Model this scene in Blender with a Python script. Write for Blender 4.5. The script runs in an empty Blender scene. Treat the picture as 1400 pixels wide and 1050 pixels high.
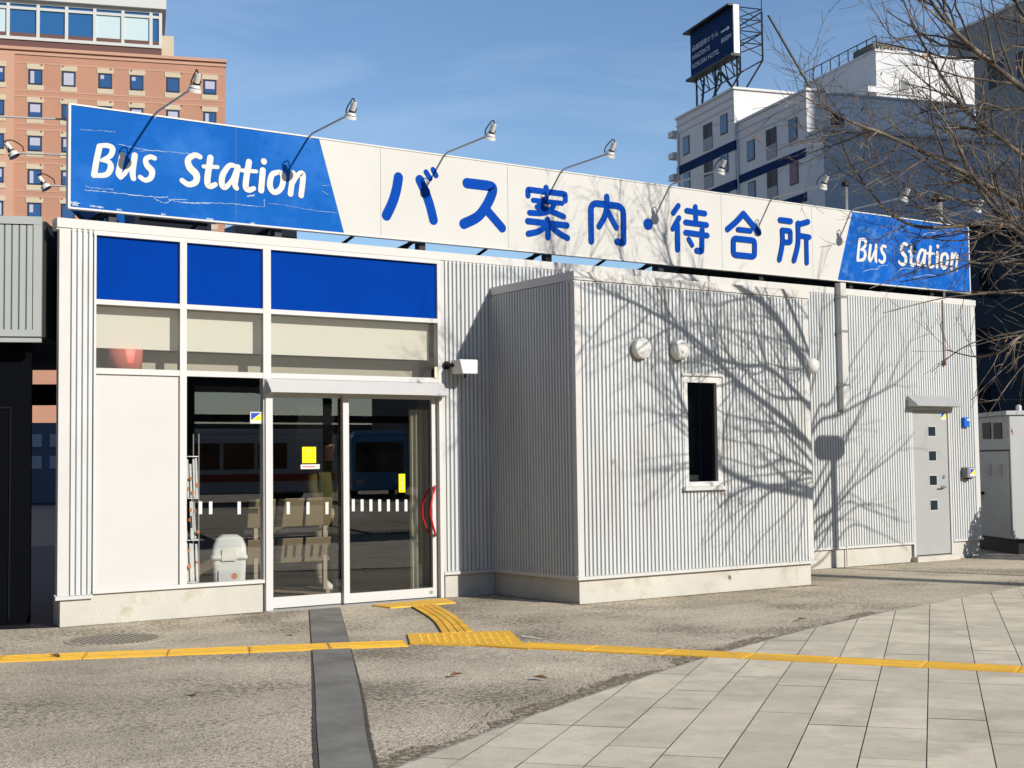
import bpy, bmesh, math, random
from mathutils import Vector, Matrix
R = math.radians
random.seed(7)
scene = bpy.context.scene
COL = scene.collection

# ------------------------------------------------------------------ camera
CAM = Vector((-3.6093, -12.3501, 1.3790)); YAW, PITCH, ROLL, FPX = 0.6037, 0.0589, -0.0130, 1880.26
Fv = Vector((math.sin(YAW)*math.cos(PITCH), math.cos(YAW)*math.cos(PITCH), math.sin(PITCH)))
R0 = Vector((math.cos(YAW), -math.sin(YAW), 0)); U0 = R0.cross(Fv)
Rv = math.cos(ROLL)*R0 + math.sin(ROLL)*U0
Uv = -math.sin(ROLL)*R0 + math.cos(ROLL)*U0
cd = bpy.data.cameras.new('camera'); cam = bpy.data.objects.new('camera', cd); COL.objects.link(cam)
cd.sensor_width = 36.0; cd.lens = 36.0*FPX/1400.0; cd.clip_start = 0.1; cd.clip_end = 3000
mw = Matrix((Rv, Uv, -Fv)).transposed().to_4x4(); mw.translation = CAM
cam.matrix_world = mw
scene.camera = cam

# ------------------------------------------------------------------ world, sun, exposure
SUN_EL = R(25.8); SUN_AZ = math.atan2(0.283, -0.960)          # clockwise from +Y
SUND = Vector((math.sin(SUN_AZ)*math.cos(SUN_EL), math.cos(SUN_AZ)*math.cos(SUN_EL), math.sin(SUN_EL)))
world = bpy.data.worlds.new('World'); scene.world = world; world.use_nodes = True
wn = world.node_tree; bg = wn.nodes['Background']
sky = wn.nodes.new('ShaderNodeTexSky'); sky.sky_type = 'NISHITA'; sky.sun_disc = False
sky.sun_elevation = SUN_EL; sky.sun_rotation = SUN_AZ; sky.air_density = 1.0; sky.dust_density = 0.15; sky.ozone_density = 4.0
tcw = wn.nodes.new('ShaderNodeTexCoord'); mpw = wn.nodes.new('ShaderNodeMapping'); mpw.inputs['Scale'].default_value = (1.2, 1.2, 6.0); mpw.inputs['Rotation'].default_value = (0, R(8), R(20))
nzw = wn.nodes.new('ShaderNodeTexNoise'); nzw.inputs['Scale'].default_value = 3.2; nzw.inputs['Detail'].default_value = 7; nzw.inputs['Roughness'].default_value = .62; nzw.inputs['Distortion'].default_value = .6
mrw = wn.nodes.new('ShaderNodeMapRange'); mrw.inputs[1].default_value = .42; mrw.inputs[2].default_value = .80; mrw.inputs[4].default_value = .26
mxw = wn.nodes.new('ShaderNodeMix'); mxw.data_type = 'RGBA'; mxw.inputs[7].default_value = (4.6, 5.6, 6.9, 1)
wn.links.new(tcw.outputs['Generated'], mpw.inputs[0]); wn.links.new(mpw.outputs[0], nzw.inputs['Vector']); wn.links.new(nzw.outputs[0], mrw.inputs[0])
wn.links.new(mrw.outputs[0], mxw.inputs[0]); wn.links.new(sky.outputs[0], mxw.inputs[6]); wn.links.new(mxw.outputs[2], bg.inputs[0]); bg.inputs[1].default_value = 0.125
sl = bpy.data.lights.new('sun', 'SUN'); sl.energy = 4.9; sl.angle = R(0.5); sl.color = (1.0, 0.94, 0.85)
so = bpy.data.objects.new('sun', sl); COL.objects.link(so); so.rotation_euler = (-SUND).to_track_quat('-Z', 'Y').to_euler()
so.location = (10, -30, 30)
scene.view_settings.view_transform = 'Standard'; scene.view_settings.look = 'None'
scene.view_settings.exposure = 0.15; scene.view_settings.gamma = 1.0
scene.cycles.max_bounces = 8; scene.cycles.transparent_max_bounces = 24
scene.cycles.caustics_reflective = False; scene.cycles.caustics_refractive = False
scene.cycles.use_denoising = True

# ------------------------------------------------------------------ picture-to-place measuring (a ray met with a real plane)
def ray(u, v): return Fv + Rv*((u-700)/FPX) - Uv*((v-525)/FPX)
def on(u, v, ax, c):
    d = ray(u, v); return CAM + d*((c-CAM[ax])/d[ax])
def G(u, v, z=0.0): return on(u, v, 2, z)
def dp(u, v, w): return CAM + ray(u, v)*w

# ------------------------------------------------------------------ materials
def nd(nt, t, **kw):
    n = nt.nodes.new(t)
    for k, v in kw.items(): setattr(n, k, v)
    return n
def mat(name, col, rough=0.6, var=0.0, vscale=3.0, bump=0.0, bscale=40.0, metal=0.0, spec=0.25, dirt=None, dscale=1.5, dlo=0.5, dhi=0.7, coat=0.0, island=0.0, emit=None, stretch=None, coords='Object'):
    m = bpy.data.materials.new(name); m.use_nodes = True; nt = m.node_tree
    b = nt.nodes['Principled BSDF']
    b.inputs['Roughness'].default_value = rough; b.inputs['Metallic'].default_value = metal
    b.inputs['Specular IOR Level'].default_value = spec; b.inputs['Coat Weight'].default_value = coat
    c4 = (*col, 1)
    b.inputs['Base Color'].default_value = c4
    tc = nd(nt, 'ShaderNodeTexCoord'); src = tc.outputs[coords]
    if stretch:
        mp = nd(nt, 'ShaderNodeMapping'); mp.inputs['Scale'].default_value = stretch
        nt.links.new(src, mp.inputs[0]); src = mp.outputs[0]
    cur = None
    if var > 0:
        n = nd(nt, 'ShaderNodeTexNoise'); n.inputs['Scale'].default_value = vscale; n.inputs['Detail'].default_value = 6; n.inputs['Roughness'].default_value = 0.65
        nt.links.new(src, n.inputs['Vector'])
        mr = nd(nt, 'ShaderNodeMapRange'); mr.inputs[1].default_value = 0.3; mr.inputs[2].default_value = 0.7
        mr.inputs[3].default_value = 1-var; mr.inputs[4].default_value = 1+var; nt.links.new(n.outputs[0], mr.inputs[0])
        mx = nd(nt, 'ShaderNodeMix', data_type='RGBA', blend_type='MULTIPLY'); mx.inputs[0].default_value = 1
        mx.inputs[6].default_value = c4; nt.links.new(mr.outputs[0], mx.inputs[7]); cur = mx.outputs[2]
    if island > 0:
        g = nd(nt, 'ShaderNodeNewGeometry')
        mr = nd(nt, 'ShaderNodeMapRange'); mr.inputs[3].default_value = 1-island; mr.inputs[4].default_value = 1+island
        nt.links.new(g.outputs['Random Per Island'], mr.inputs[0])
        mx = nd(nt, 'ShaderNodeMix', data_type='RGBA', blend_type='MULTIPLY'); mx.inputs[0].default_value = 1
        if cur: nt.links.new(cur, mx.inputs[6])
        else: mx.inputs[6].default_value = c4
        nt.links.new(mr.outputs[0], mx.inputs[7]); cur = mx.outputs[2]
    if dirt:
        n = nd(nt, 'ShaderNodeTexNoise'); n.inputs['Scale'].default_value = dscale; n.inputs['Detail'].default_value = 8; n.inputs['Roughness'].default_value = 0.7
        nt.links.new(src, n.inputs['Vector'])
        mr = nd(nt, 'ShaderNodeMapRange'); mr.inputs[1].default_value = dlo; mr.inputs[2].default_value = dhi
        mr.clamp = True; nt.links.new(n.outputs[0], mr.inputs[0])
        mx = nd(nt, 'ShaderNodeMix', data_type='RGBA'); mx.inputs[7].default_value = (*dirt, 1)
        if cur: nt.links.new(cur, mx.inputs[6])
        else: mx.inputs[6].default_value = c4
        nt.links.new(mr.outputs[0], mx.inputs[0]); cur = mx.outputs[2]
    if cur: nt.links.new(cur, b.inputs['Base Color'])
    if bump > 0:
        n = nd(nt, 'ShaderNodeTexNoise'); n.inputs['Scale'].default_value = bscale; n.inputs['Detail'].default_value = 5
        nt.links.new(src, n.inputs['Vector'])
        bp_ = nd(nt, 'ShaderNodeBump'); bp_.inputs['Strength'].default_value = bump; bp_.inputs['Distance'].default_value = 0.01
        nt.links.new(n.outputs[0], bp_.inputs['Height']); nt.links.new(bp_.outputs[0], b.inputs['Normal'])
    if emit:
        b.inputs['Emission Color'].default_value = (*emit[0], 1); b.inputs['Emission Strength'].default_value = emit[1]
    return m

def glass_mat(name, tint, ior=1.5, refl=1.0):
    m = bpy.data.materials.new(name); m.use_nodes = True; nt = m.node_tree; nt.nodes.clear()
    o = nd(nt, 'ShaderNodeOutputMaterial'); mx = nd(nt, 'ShaderNodeMixShader'); f = nd(nt, 'ShaderNodeFresnel'); f.inputs[0].default_value = ior
    ge = nd(nt, 'ShaderNodeNewGeometry'); io = nd(nt, 'ShaderNodeMapRange'); io.inputs[3].default_value = ior; io.inputs[4].default_value = 1/ior   # a thin sheet reflects alike from both sides
    nt.links.new(ge.outputs['Backfacing'], io.inputs[0]); nt.links.new(io.outputs[0], f.inputs[0])
    t = nd(nt, 'ShaderNodeBsdfTransparent'); t.inputs[0].default_value = (*tint, 1)
    g = nd(nt, 'ShaderNodeBsdfGlossy'); g.inputs['Roughness'].default_value = 0.0; g.inputs[0].default_value = (refl, refl, refl, 1)
    nt.links.new(f.outputs[0], mx.inputs[0]); nt.links.new(t.outputs[0], mx.inputs[1]); nt.links.new(g.outputs[0], mx.inputs[2]); nt.links.new(mx.outputs[0], o.inputs[0])
    return m

def frosted_mat(name):
    m = bpy.data.materials.new(name); m.use_nodes = True; nt = m.node_tree; nt.nodes.clear()
    o = nd(nt, 'ShaderNodeOutputMaterial')
    t = nd(nt, 'ShaderNodeBsdfTransparent'); t.inputs[0].default_value = (.97, .97, .93, 1)
    r = nd(nt, 'ShaderNodeBsdfRefraction'); r.inputs['Roughness'].default_value = 0.32; r.inputs['IOR'].default_value = 1.02; r.inputs[0].default_value = (.97, .97, .93, 1)
    d = nd(nt, 'ShaderNodeBsdfDiffuse'); d.inputs[0].default_value = (.45, .45, .42, 1)
    a = nd(nt, 'ShaderNodeMixShader'); a.inputs[0].default_value = 0.40
    nt.links.new(t.outputs[0], a.inputs[1]); nt.links.new(r.outputs[0], a.inputs[2])
    b = nd(nt, 'ShaderNodeMixShader'); b.inputs[0].default_value = 0.12
    nt.links.new(a.outputs[0], b.inputs[1]); nt.links.new(d.outputs[0], b.inputs[2]); nt.links.new(b.outputs[0], o.inputs[0])
    return m

def asphalt_mat():
    m = bpy.data.materials.new('asphalt'); m.use_nodes = True; nt = m.node_tree; b = nt.nodes['Principled BSDF']; b.inputs['Roughness'].default_value = 0.9
    b.inputs['Specular IOR Level'].default_value = 0.25
    tc = nd(nt, 'ShaderNodeTexCoord'); L = nt.links.new; src = tc.outputs['Object']
    big = nd(nt, 'ShaderNodeTexNoise'); big.inputs['Scale'].default_value = 0.55; big.inputs['Detail'].default_value = 8; big.inputs['Roughness'].default_value = .62; L(src, big.inputs['Vector'])
    cr = nd(nt, 'ShaderNodeValToRGB'); e = cr.color_ramp.elements
    e[0].position = .32; e[0].color = (.33, .283, .208, 1); e[1].position = .72; e[1].color = (.62, .535, .40, 1)
    L(big.outputs[0], cr.inputs[0])
    fine = nd(nt, 'ShaderNodeTexVoronoi'); fine.inputs['Scale'].default_value = 95; L(src, fine.inputs['Vector'])
    mr = nd(nt, 'ShaderNodeMapRange'); mr.inputs[3].default_value = .60; mr.inputs[4].default_value = 1.42
    sep = nd(nt, 'ShaderNodeSeparateColor'); L(fine.outputs['Color'], sep.inputs[0]); L(sep.outputs[0], mr.inputs[0])
    m1 = nd(nt, 'ShaderNodeMix', data_type='RGBA', blend_type='MULTIPLY'); m1.inputs[0].default_value = 1; L(cr.outputs[0], m1.inputs[6]); L(mr.outputs[0], m1.inputs[7])
    pits = nd(nt, 'ShaderNodeTexNoise'); pits.inputs['Scale'].default_value = 26; pits.inputs['Detail'].default_value = 4; L(src, pits.inputs['Vector'])
    area = nd(nt, 'ShaderNodeTexNoise'); area.inputs['Scale'].default_value = .8; area.inputs['Detail'].default_value = 3; L(src, area.inputs['Vector'])
    mul = nd(nt, 'ShaderNodeMath', operation='MULTIPLY'); L(pits.outputs[0], mul.inputs[0]); L(area.outputs[0], mul.inputs[1])
    pm = nd(nt, 'ShaderNodeMapRange'); pm.inputs[1].default_value = .27; pm.inputs[2].default_value = .34; L(mul.outputs[0], pm.inputs[0])
    m2 = nd(nt, 'ShaderNodeMix', data_type='RGBA'); m2.inputs[7].default_value = (.15, .125, .09, 1); L(m1.outputs[2], m2.inputs[6])
    pf = nd(nt, 'ShaderNodeMath', operation='MULTIPLY'); pf.inputs[1].default_value = .75; L(pm.outputs[0], pf.inputs[0]); L(pf.outputs[0], m2.inputs[0])
    # pale scuffed streaks
    mp = nd(nt, 'ShaderNodeMapping'); mp.inputs['Scale'].default_value = (.35, 1.6, 1); mp.inputs['Rotation'].default_value = (0, 0, R(22)); L(src, mp.inputs[0])
    st = nd(nt, 'ShaderNodeTexNoise'); st.inputs['Scale'].default_value = 2.2; st.inputs['Detail'].default_value = 9; st.inputs['Roughness'].default_value = .7; L(mp.outputs[0], st.inputs['Vector'])
    sm = nd(nt, 'ShaderNodeMapRange'); sm.inputs[1].default_value = .56; sm.inputs[2].default_value = .74; sm.inputs[4].default_value = .7; L(st.outputs[0], sm.inputs[0])
    m3 = nd(nt, 'ShaderNodeMix', data_type='RGBA'); m3.inputs[7].default_value = (.58, .52, .42, 1); L(m2.outputs[2], m3.inputs[6]); L(sm.outputs[0], m3.inputs[0])
    L(m3.outputs[2], b.inputs['Base Color'])
    bp_ = nd(nt, 'ShaderNodeBump'); bp_.inputs['Strength'].default_value = .5; bp_.inputs['Distance'].default_value = .006
    L(fine.outputs['Distance'], bp_.inputs['Height']); L(bp_.outputs[0], b.inputs['Normal'])
    return m

WHITE = mat('white_metal', (.52, .515, .495), .5, var=.05, vscale=1.2, dirt=(.46, .43, .38), dscale=2.2, dlo=.58, dhi=.85)
FRAME = mat('white_frame', (.56, .555, .54), .5, var=.03, vscale=2)
SIDING = mat('ribbed_siding', (.53, .548, .55), .5, var=.09, vscale=1.1, stretch=(1, 1, .16), dirt=(.40, .385, .345), dscale=2.6, dlo=.52, dhi=.80)
COPING = mat('coping_metal', (.54, .53, .505), .5, var=.05, vscale=1.5, dirt=(.44, .40, .33), dscale=5, dlo=.62, dhi=.8)
STUCCO = mat('stucco', (.49, .475, .425), .85, var=.08, vscale=2.5, bump=.35, bscale=60, dirt=(.36, .31, .22), dscale=2.6, dlo=.55, dhi=.78)
BLUE = mat('blue_panel', (.0005, .036, .27), .75, spec=.02, var=.06, vscale=1.3)
SIGNBLUE = mat('sign_blue', (.001, .092, .385), .65, spec=.08, var=.10, vscale=1.4, bump=.5, bscale=5, dirt=(.05, .19, .50), dscale=1.4, dlo=.50, dhi=1.0)
SIGNWORN = mat('sign_blue_faded', (.002, .085, .38), .65, spec=.08, var=.30, vscale=2.6, bump=.8, bscale=7, dirt=(.10, .25, .55), dscale=5.5, dlo=.50, dhi=.80)
SIGNWHITE = mat('sign_white', (.54, .53, .50), .6, spec=.1, var=.03, vscale=1.5, dirt=(.45, .42, .37), dscale=4, dlo=.66, dhi=.9)
LETBLUE = mat('letter_blue', (.001, .050, .32), .7, spec=.05, var=.08, vscale=4)
LETWHITE = mat('letter_white', (.58, .565, .54), .6, var=.04, vscale=5)
PEEL = mat('peeled_film', (.30, .40, .54), .6)
STEEL = mat('dark_steel', (.018, .02, .025), .5, var=.2, vscale=6)
ARMGREY = mat('arm_grey', (.42, .42, .41), .45)
GREYSTEEL = mat('grey_steel', (.33, .33, .33), .4, metal=.6, var=.1)
LAMPW = mat('lamp_white', (.58, .57, .54), .35, var=.05)
LAMPG = mat('lamp_glass', (.62, .62, .60), .2, spec=.5)
BLACK = mat('black_plastic', (.012, .012, .014), .4)
DARKWALL = mat('black_cladding', (.003, .0036, .005), .5, spec=.04)
SHADEFLOOR = mat('passage_shade', (.012, .014, .017), .7, var=.3, vscale=4)  # near-black tone stands in for shaded ground
GREYRIB = mat('grey_ribbed_fascia', (.36, .385, .375), .45, var=.05, vscale=1.0)
GLASS = glass_mat('clear_glass', (.88, .90, .89), 1.95)
GLASSW = glass_mat('window_glass', (.25, .28, .28), 1.5)
FROST = frosted_mat('frosted_glass')
ASPH = asphalt_mat()
PAVER = mat('concrete_paver', (.62, .55, .415), .8, var=.13, vscale=3.2, bump=.25, bscale=120, island=.10, dirt=(.40, .355, .27), dscale=2.3, dlo=.50, dhi=.78)
JOINT = mat('paver_joint', (.19, .155, .10), .95, var=.3, vscale=9)
TRENCH = mat('trench_asphalt', (.205, .195, .17), .8, var=.30, vscale=2.2, bump=.3, bscale=150, dirt=(.30, .28, .235), dscale=3.2, dlo=.56, dhi=.78)
TRENCHEDGE = mat('trench_edge', (.09, .075, .06), .95, var=.4, vscale=20, bump=.6, bscale=60)
YELLOW = mat('tactile_yellow', (.82, .46, .045), .6, var=.08, vscale=5, island=.12, dirt=(.50, .36, .16), dscale=9, dlo=.54, dhi=.74)
BARK = mat('bark', (.078, .064, .053), .85, var=.35, vscale=9, dirt=(.27, .22, .16), dscale=3, dlo=.5, dhi=.65)
DEADLEAF = mat('dead_leaf', (.19, .095, .05), .8, island=.5)
RED = mat('red_handle', (.55, .012, .015), .25, spec=.6)
STYELLOW = mat('sticker_yellow', (.85, .70, .0), .4)
STWHITE = mat('sticker_white', (.60, .60, .59), .4)
STBLUE = mat('sticker_blue', (.02, .06, .42), .4)
STRED = mat('sticker_red', (.6, .08, .08), .4)
STGREY = mat('sticker_grey', (.35, .35, .35), .5)
DOORMET = mat('door_metal', (.40, .405, .40), .42, metal=.25, var=.06, vscale=1.2)
CABINET = mat('cabinet_grey', (.45, .46, .46), .45, var=.05, dirt=(.38, .36, .32), dscale=1.7, dlo=.6, dhi=.8)
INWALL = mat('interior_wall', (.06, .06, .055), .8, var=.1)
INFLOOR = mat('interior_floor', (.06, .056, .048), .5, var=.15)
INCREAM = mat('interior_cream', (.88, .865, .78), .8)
TAN = mat('bench_tan', (.17, .13, .07), .5, var=.08)
BINW = mat('bin_white', (.66, .65, .61), .4)
PINK = mat('pink_bucket', (.70, .20, .16), .5)
ORANGE = mat('orange_paper', (.55, .20, .08), .6)

# ------------------------------------------------------------------ mesh builder
def setp(o, label=None, cat=None, group=None, kind=None):
    if label: o['label'] = label
    if cat: o['category'] = cat
    if group: o['group'] = group
    if kind: o['kind'] = kind
    return o
def thing(name, label, cat, loc=(0, 0, 0), group=None):
    o = bpy.data.objects.new(name, None); COL.objects.link(o); o.location = loc; o.empty_display_size = .2
    return setp(o, label, cat, group)
def origin(o):
    v = Vector((0, 0, 0))
    while o: v += o.location; o = o.parent
    return v
class MB:
    def __init__(s): s.v = []; s.f = []
    def add(s, vs, fs):
        n = len(s.v); s.v += [Vector(p) for p in vs]; s.f += [tuple(i+n for i in f) for f in fs]; return s
    def quad(s, a, b, c, d): return s.add([a, b, c, d], [(0, 1, 2, 3)])
    def poly(s, pts): return s.add(pts, [tuple(range(len(pts)))])
    def hexa(s, b, t):                                   # two rings of four points, both counter-clockwise seen from outside the top
        return s.add(list(b)+list(t), [(3, 2, 1, 0), (4, 5, 6, 7), (0, 1, 5, 4), (1, 2, 6, 5), (2, 3, 7, 6), (3, 0, 4, 7)])
    def box(s, x0, x1, y0, y1, z0, z1):
        return s.hexa([(x0, y0, z0), (x1, y0, z0), (x1, y1, z0), (x0, y1, z0)], [(x0, y0, z1), (x1, y0, z1), (x1, y1, z1), (x0, y1, z1)])
    def prism(s, ring, off):                             # any planar ring pushed along off
        n = len(ring); off = Vector(off); a = [Vector(p) for p in ring]; b = [p+off for p in a]
        return s.add(a+b, [tuple(reversed(range(n))), tuple(range(n, 2*n))]+[(i, (i+1) % n, n+(i+1) % n, n+i) for i in range(n)])
    def tube(s, path, rad, k=6, caps=True):
        path = [Vector(p) for p in path]; n = len(path)
        if not hasattr(rad, '__len__'): rad = [rad]*n
        base = len(s.v); t0 = (path[1]-path[0]).normalized()
        u = t0.orthogonal().normalized()
        for i, p in enumerate(path):
            t = ((path[min(i+1, n-1)]-path[max(i-1, 0)])).normalized()
            u = (u - t*u.dot(t)).normalized(); w = t.cross(u)
            for j in range(k):
                a = 2*math.pi*j/k; s.v.append(p + (u*math.cos(a)+w*math.sin(a))*rad[i])
        for i in range(n-1):
            for j in range(k):
                a = base+i*k+j; b = base+i*k+(j+1) % k; s.f.append((a, b, b+k, a+k))
        if caps: s.f.append(tuple(base+j for j in reversed(range(k)))); s.f.append(tuple(base+(n-1)*k+j for j in range(k)))
        return s
    def lathe(s, c, axis, prof, k=16, caps=True):         # prof: (distance along axis, radius)
        axis = Vector(axis).normalized(); c = Vector(c)
        return s.tube_profile([c+axis*d for d, r in prof], [r for d, r in prof], axis, k, caps)
    def tube_profile(s, path, rad, axis, k, caps):
        base = len(s.v); u = axis.orthogonal().normalized(); w = axis.cross(u); n = len(path)
        for p, r in zip(path, rad):
            for j in range(k):
                a = 2*math.pi*j/k; s.v.append(p+(u*math.cos(a)+w*math.sin(a))*r)
        for i in range(n-1):
            for j in range(k):
                a = base+i*k+j; b = base+i*k+(j+1) % k; s.f.append((a, b, b+k, a+k))
        if caps: s.f.append(tuple(base+j for j in reversed(range(k)))); s.f.append(tuple(base+(n-1)*k+j for j in range(k)))
        return s
    def build(s, name, m, parent=None, smooth=False, bevel=0.0, label=None):
        me = bpy.data.meshes.new(name); org = origin(parent) if parent else Vector((0, 0, 0))
        me.from_pydata([p-org for p in s.v], [], s.f); me.materials.append(m)
        if smooth:
            for p in me.polygons: p.use_smooth = True
        me.update()
        o = bpy.data.objects.new(name, me); COL.objects.link(o)
        if parent: o.parent = parent
        if bevel:
            bm = bmesh.new(); bm.from_mesh(me); bmesh.ops.remove_doubles(bm, verts=bm.verts, dist=1e-5)
            bmesh.ops.recalc_face_normals(bm, faces=bm.faces)
            bmesh.ops.bevel(bm, geom=[e for e in bm.edges if len(e.link_faces) == 2 and e.calc_face_angle() > .5], offset=bevel, segments=2, affect='EDGES', profile=.5)
            bm.to_mesh(me); bm.free()
        if label: o['label'] = label
        return o
def children(o): return [c for c in bpy.data.objects if c.parent == o]
def copy_tree(o, parent=None):
    c = o.copy(); COL.objects.link(c)
    if parent: c.parent = parent
    for ch in children(o): copy_tree(ch, c)
    return c
def struct(mb, name, m, **kw):
    o = mb.build(name, m, **kw); o['kind'] = 'structure'; return o

def smooth_path(pts, n=8):
    P = [Vector(p) for p in pts]
    if len(P) < 3: return [P[0].lerp(P[1], i/n) for i in range(n+1)]
    out = []
    for i in range(len(P)-1):
        a, b, c, d = P[max(i-1, 0)], P[i], P[i+1], P[min(i+2, len(P)-1)]
        for k in range(n):
            t = k/n
            out.append(.5*((2*b)+(c-a)*t+(2*a-5*b+4*c-d)*t*t+(3*b-a-3*c+d)*t**3))
    out.append(P[-1]); return out
def corner_path(pts):
    # a polyline whose corners are rounded a little
    P = [Vector(p) for p in pts]; out = [P[0]]
    for i in range(1, len(P)-1):
        a, b, c = P[i-1], P[i], P[i+1]; r = min((a-b).length, (c-b).length)*.22
        p, q = b+(a-b).normalized()*r, b+(c-b).normalized()*r
        for k in range(5):
            t = k/4; out.append(p*(1-t)**2+b*2*t*(1-t)+q*t*t)
    out.append(P[-1]); return out
def ribbon(mb, path, w, y, cap=True):
    """flat brush stroke with round ends in the plane Y=y; path of (x,z), w width or list"""
    P = [Vector((p[0], p[1])) for p in path]; n = len(P)
    W = w if hasattr(w, '__len__') else [w]*n
    Lf, Rt = [], []; closed = (P[0]-P[-1]).length < 1e-5
    if closed: cap = False
    for i in range(n):
        t = (P[1]-P[-2] if closed and i in (0, n-1) else P[min(i+1, n-1)]-P[max(i-1, 0)]).normalized(); nn = Vector((-t.y, t.x))
        Lf.append(P[i]+nn*W[i]/2); Rt.append(P[i]-nn*W[i]/2)
    v = [(p.x, y, p.y) for p in Lf]+[(p.x, y, p.y) for p in Rt]
    mb.add(v, [(i, i+n, i+1+n, i+1) for i in range(n-1)])
    if cap:
        for end in (0, n-1):
            t = (P[1]-P[0]).normalized()*-1 if end == 0 else (P[-1]-P[-2]).normalized()
            nn = Vector((-t.y, t.x)); r = W[end]/2; a = []
            for k in range(9):
                th = math.pi*(k/8-.5); q = P[end]+t*(math.cos(th)*r)+nn*(math.sin(th)*r); a.append((q.x, y, q.y))
            mb.poly(list(reversed(a)))

# ------------------------------------------------------------------ ground
g = MB(); g.quad((-900, -300, 0), (900, -300, 0), (900, 900, 0), (-900, 900, 0)); struct(g, 'ground', ASPH)

AL = Vector((.783, .622, 0)); PE = Vector((-.622, .783, 0))
edge = [(-6.0, -10.6), (-2.2, -7.85), (-.425, -6.78), (.6, -6.225), (1.4, -5.82), (2.28, -5.40), (3.46, -4.88), (4.9, -4.33), (6.27, -3.93), (8.37, -3.40), (14., -2.25), (30, .6)]
def clip(poly, a, b):                                    # keep what lies right of a->b
    out = []
    def sd(p): return (b[0]-a[0])*(p[1]-a[1])-(b[1]-a[1])*(p[0]-a[0])
    for i in range(len(poly)):
        p, q = poly[i], poly[(i+1) % len(poly)]; sp, sq = sd(p), sd(q)
        if sp <= 0: out.append(p)
        if sp*sq < 0:
            t = sp/(sp-sq); out.append((p[0]+(q[0]-p[0])*t, p[1]+(q[1]-p[1])*t))
    return out
jb = MB(); base = [(x, y, .002) for x, y in edge]+[(30, -14, .002), (-6, -14, .002)]
jb.poly(list(reversed(base))); struct(jb, 'pavement_bed', JOINT)
pv = MB(); rng = random.Random(3)
for k in range(-34, 12):
    c0 = -5.865 + .2985*k; cuts = []
    a = -13.0 + rng.choice([0, .3, .6])
    # rows share a set of joints; some slabs are split or skipped
    x = -2.47-.93*12
    js = []
    while x < 26:
        js.append(x); 
        r_ = rng.random()
        if r_ < .62: js.append(x+rng.choice([.31, .62]))
        if r_ < .16: js.append(x+.465)
        x += .93
    js.sort()
    for a0, a1 in zip(js, js[1:]):
        gp = .0029
        q = [AL*(a0+gp*.5)+PE*(c0+gp), AL*(a1-gp*.5)+PE*(c0+gp), AL*(a1-gp*.5)+PE*(c0+.2985-gp), AL*(a0+gp*.5)+PE*(c0+.2985-gp)]
        poly = [(p.x, p.y) for p in q]
        if min(p[1] for p in poly) < -13.8 or max(p[0] for p in poly) > 29: continue
        for e0, e1 in zip(edge, edge[1:]):
            poly = clip(poly, e0, e1)
            if len(poly) < 3: break
        if len(poly) >= 3:
            h = .006+rng.uniform(-.0012, .0012); pv.poly([(p[0], p[1], h) for p in poly])
struct(pv, 'pavement', PAVER)
# pale mortar line along the cut edge of the paving
em = MB()
for (a, b) in zip(edge[2:-2], edge[3:-1]):
    a, b = Vector((*a, 0)), Vector((*b, 0)); n = Vector((-(b-a).y, (b-a).x, 0)).normalized()*.022
    em.quad(a+Vector((0, 0, .0045)), b+Vector((0, 0, .0045)), b+n+Vector((0, 0, .0045)), a+n+Vector((0, 0, .0045)))
struct(em, 'pavement_edge', mat('mortar_edge', (.42, .40, .35), .9, var=.25, vscale=8, dirt=(.25, .23, .2), dscale=7, dlo=.45, dhi=.6))

# filled trench, with ragged dark edges
lpx = [(423, 834), (427, 888.6), (431, 940), (433, 994), (437, 1050), (440, 1110)]; rpx = [(464, 831), (478.6, 887), (493, 951), (500, 1003), (510, 1050), (523, 1110)]
lp = smooth_path([G(*p) for p in lpx], 6); rp = smooth_path([G(*p) for p in rpx], 6)
tb = MB(); te = MB()
rr = random.Random(5)
for i in range(len(lp)-1):
    z = Vector((0, 0, .007))
    tb.quad(lp[i]+z, rp[i]+z, rp[i+1]+z, lp[i+1]+z)
def fringe(P, sgn):
    pts = []
    for i in range(len(P)-1):
        for k in range(14): pts.append(P[i].lerp(P[i+1], k/14))
    prev = None
    for i, p in enumerate(pts):
        near = max(0, min(1, (-p.y-2.2)/4))
        w = (.007+.026*near*rr.uniform(.6, 1.15)); q = p+Vector((sgn*w, 0, 0))
        z = Vector((0, 0, .0035))
        if prev: te.quad(prev[0]+z, p+z, q+z, prev[1]+z) if sgn > 0 else te.quad(prev[1]+z, q+z, p+z, prev[0]+z)
        prev = (p, q)
fringe(lp, -1); fringe(rp, 1)
struct(tb, 'asphalt_path', TRENCH); struct(te, 'asphalt_path_edge', TRENCHEDGE)

# tactile paving
def tile_line(p0, d, wid, n, pitch, z=.010, start=0):
    mb = MB(); d = Vector((*d, 0)).normalized(); nn = Vector((-d.y, d.x, 0)); p0 = Vector((*p0, 0))
    for i in range(start, n):
        a = p0+d*(i*pitch+.004); b = p0+d*((i+1)*pitch-.004); o = nn*wid/2
        mb.hexa([a-o, b-o, b+o, a+o], [p+Vector((0, 0, z)) for p in (a-o, b-o, b+o, a+o)])
        for k in range(4):
            c = nn*(wid*(-.375+.25*k)); w = nn*.022
            a2, b2 = a+d*.012, b-d*.012; zz = Vector((0, 0, z)); z2 = Vector((0, 0, z+.004))
            mb.hexa([a2+c-w+zz, b2+c-w+zz, b2+c+w+zz, a2+c+w+zz], [a2+c-w*.6+z2, b2+c-w*.6+z2, b2+c+w*.6+z2, a2+c+w*.6+z2])
    return mb
dl = (.919, -.394); c0 = Vector((1.823, -2.972))
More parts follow.
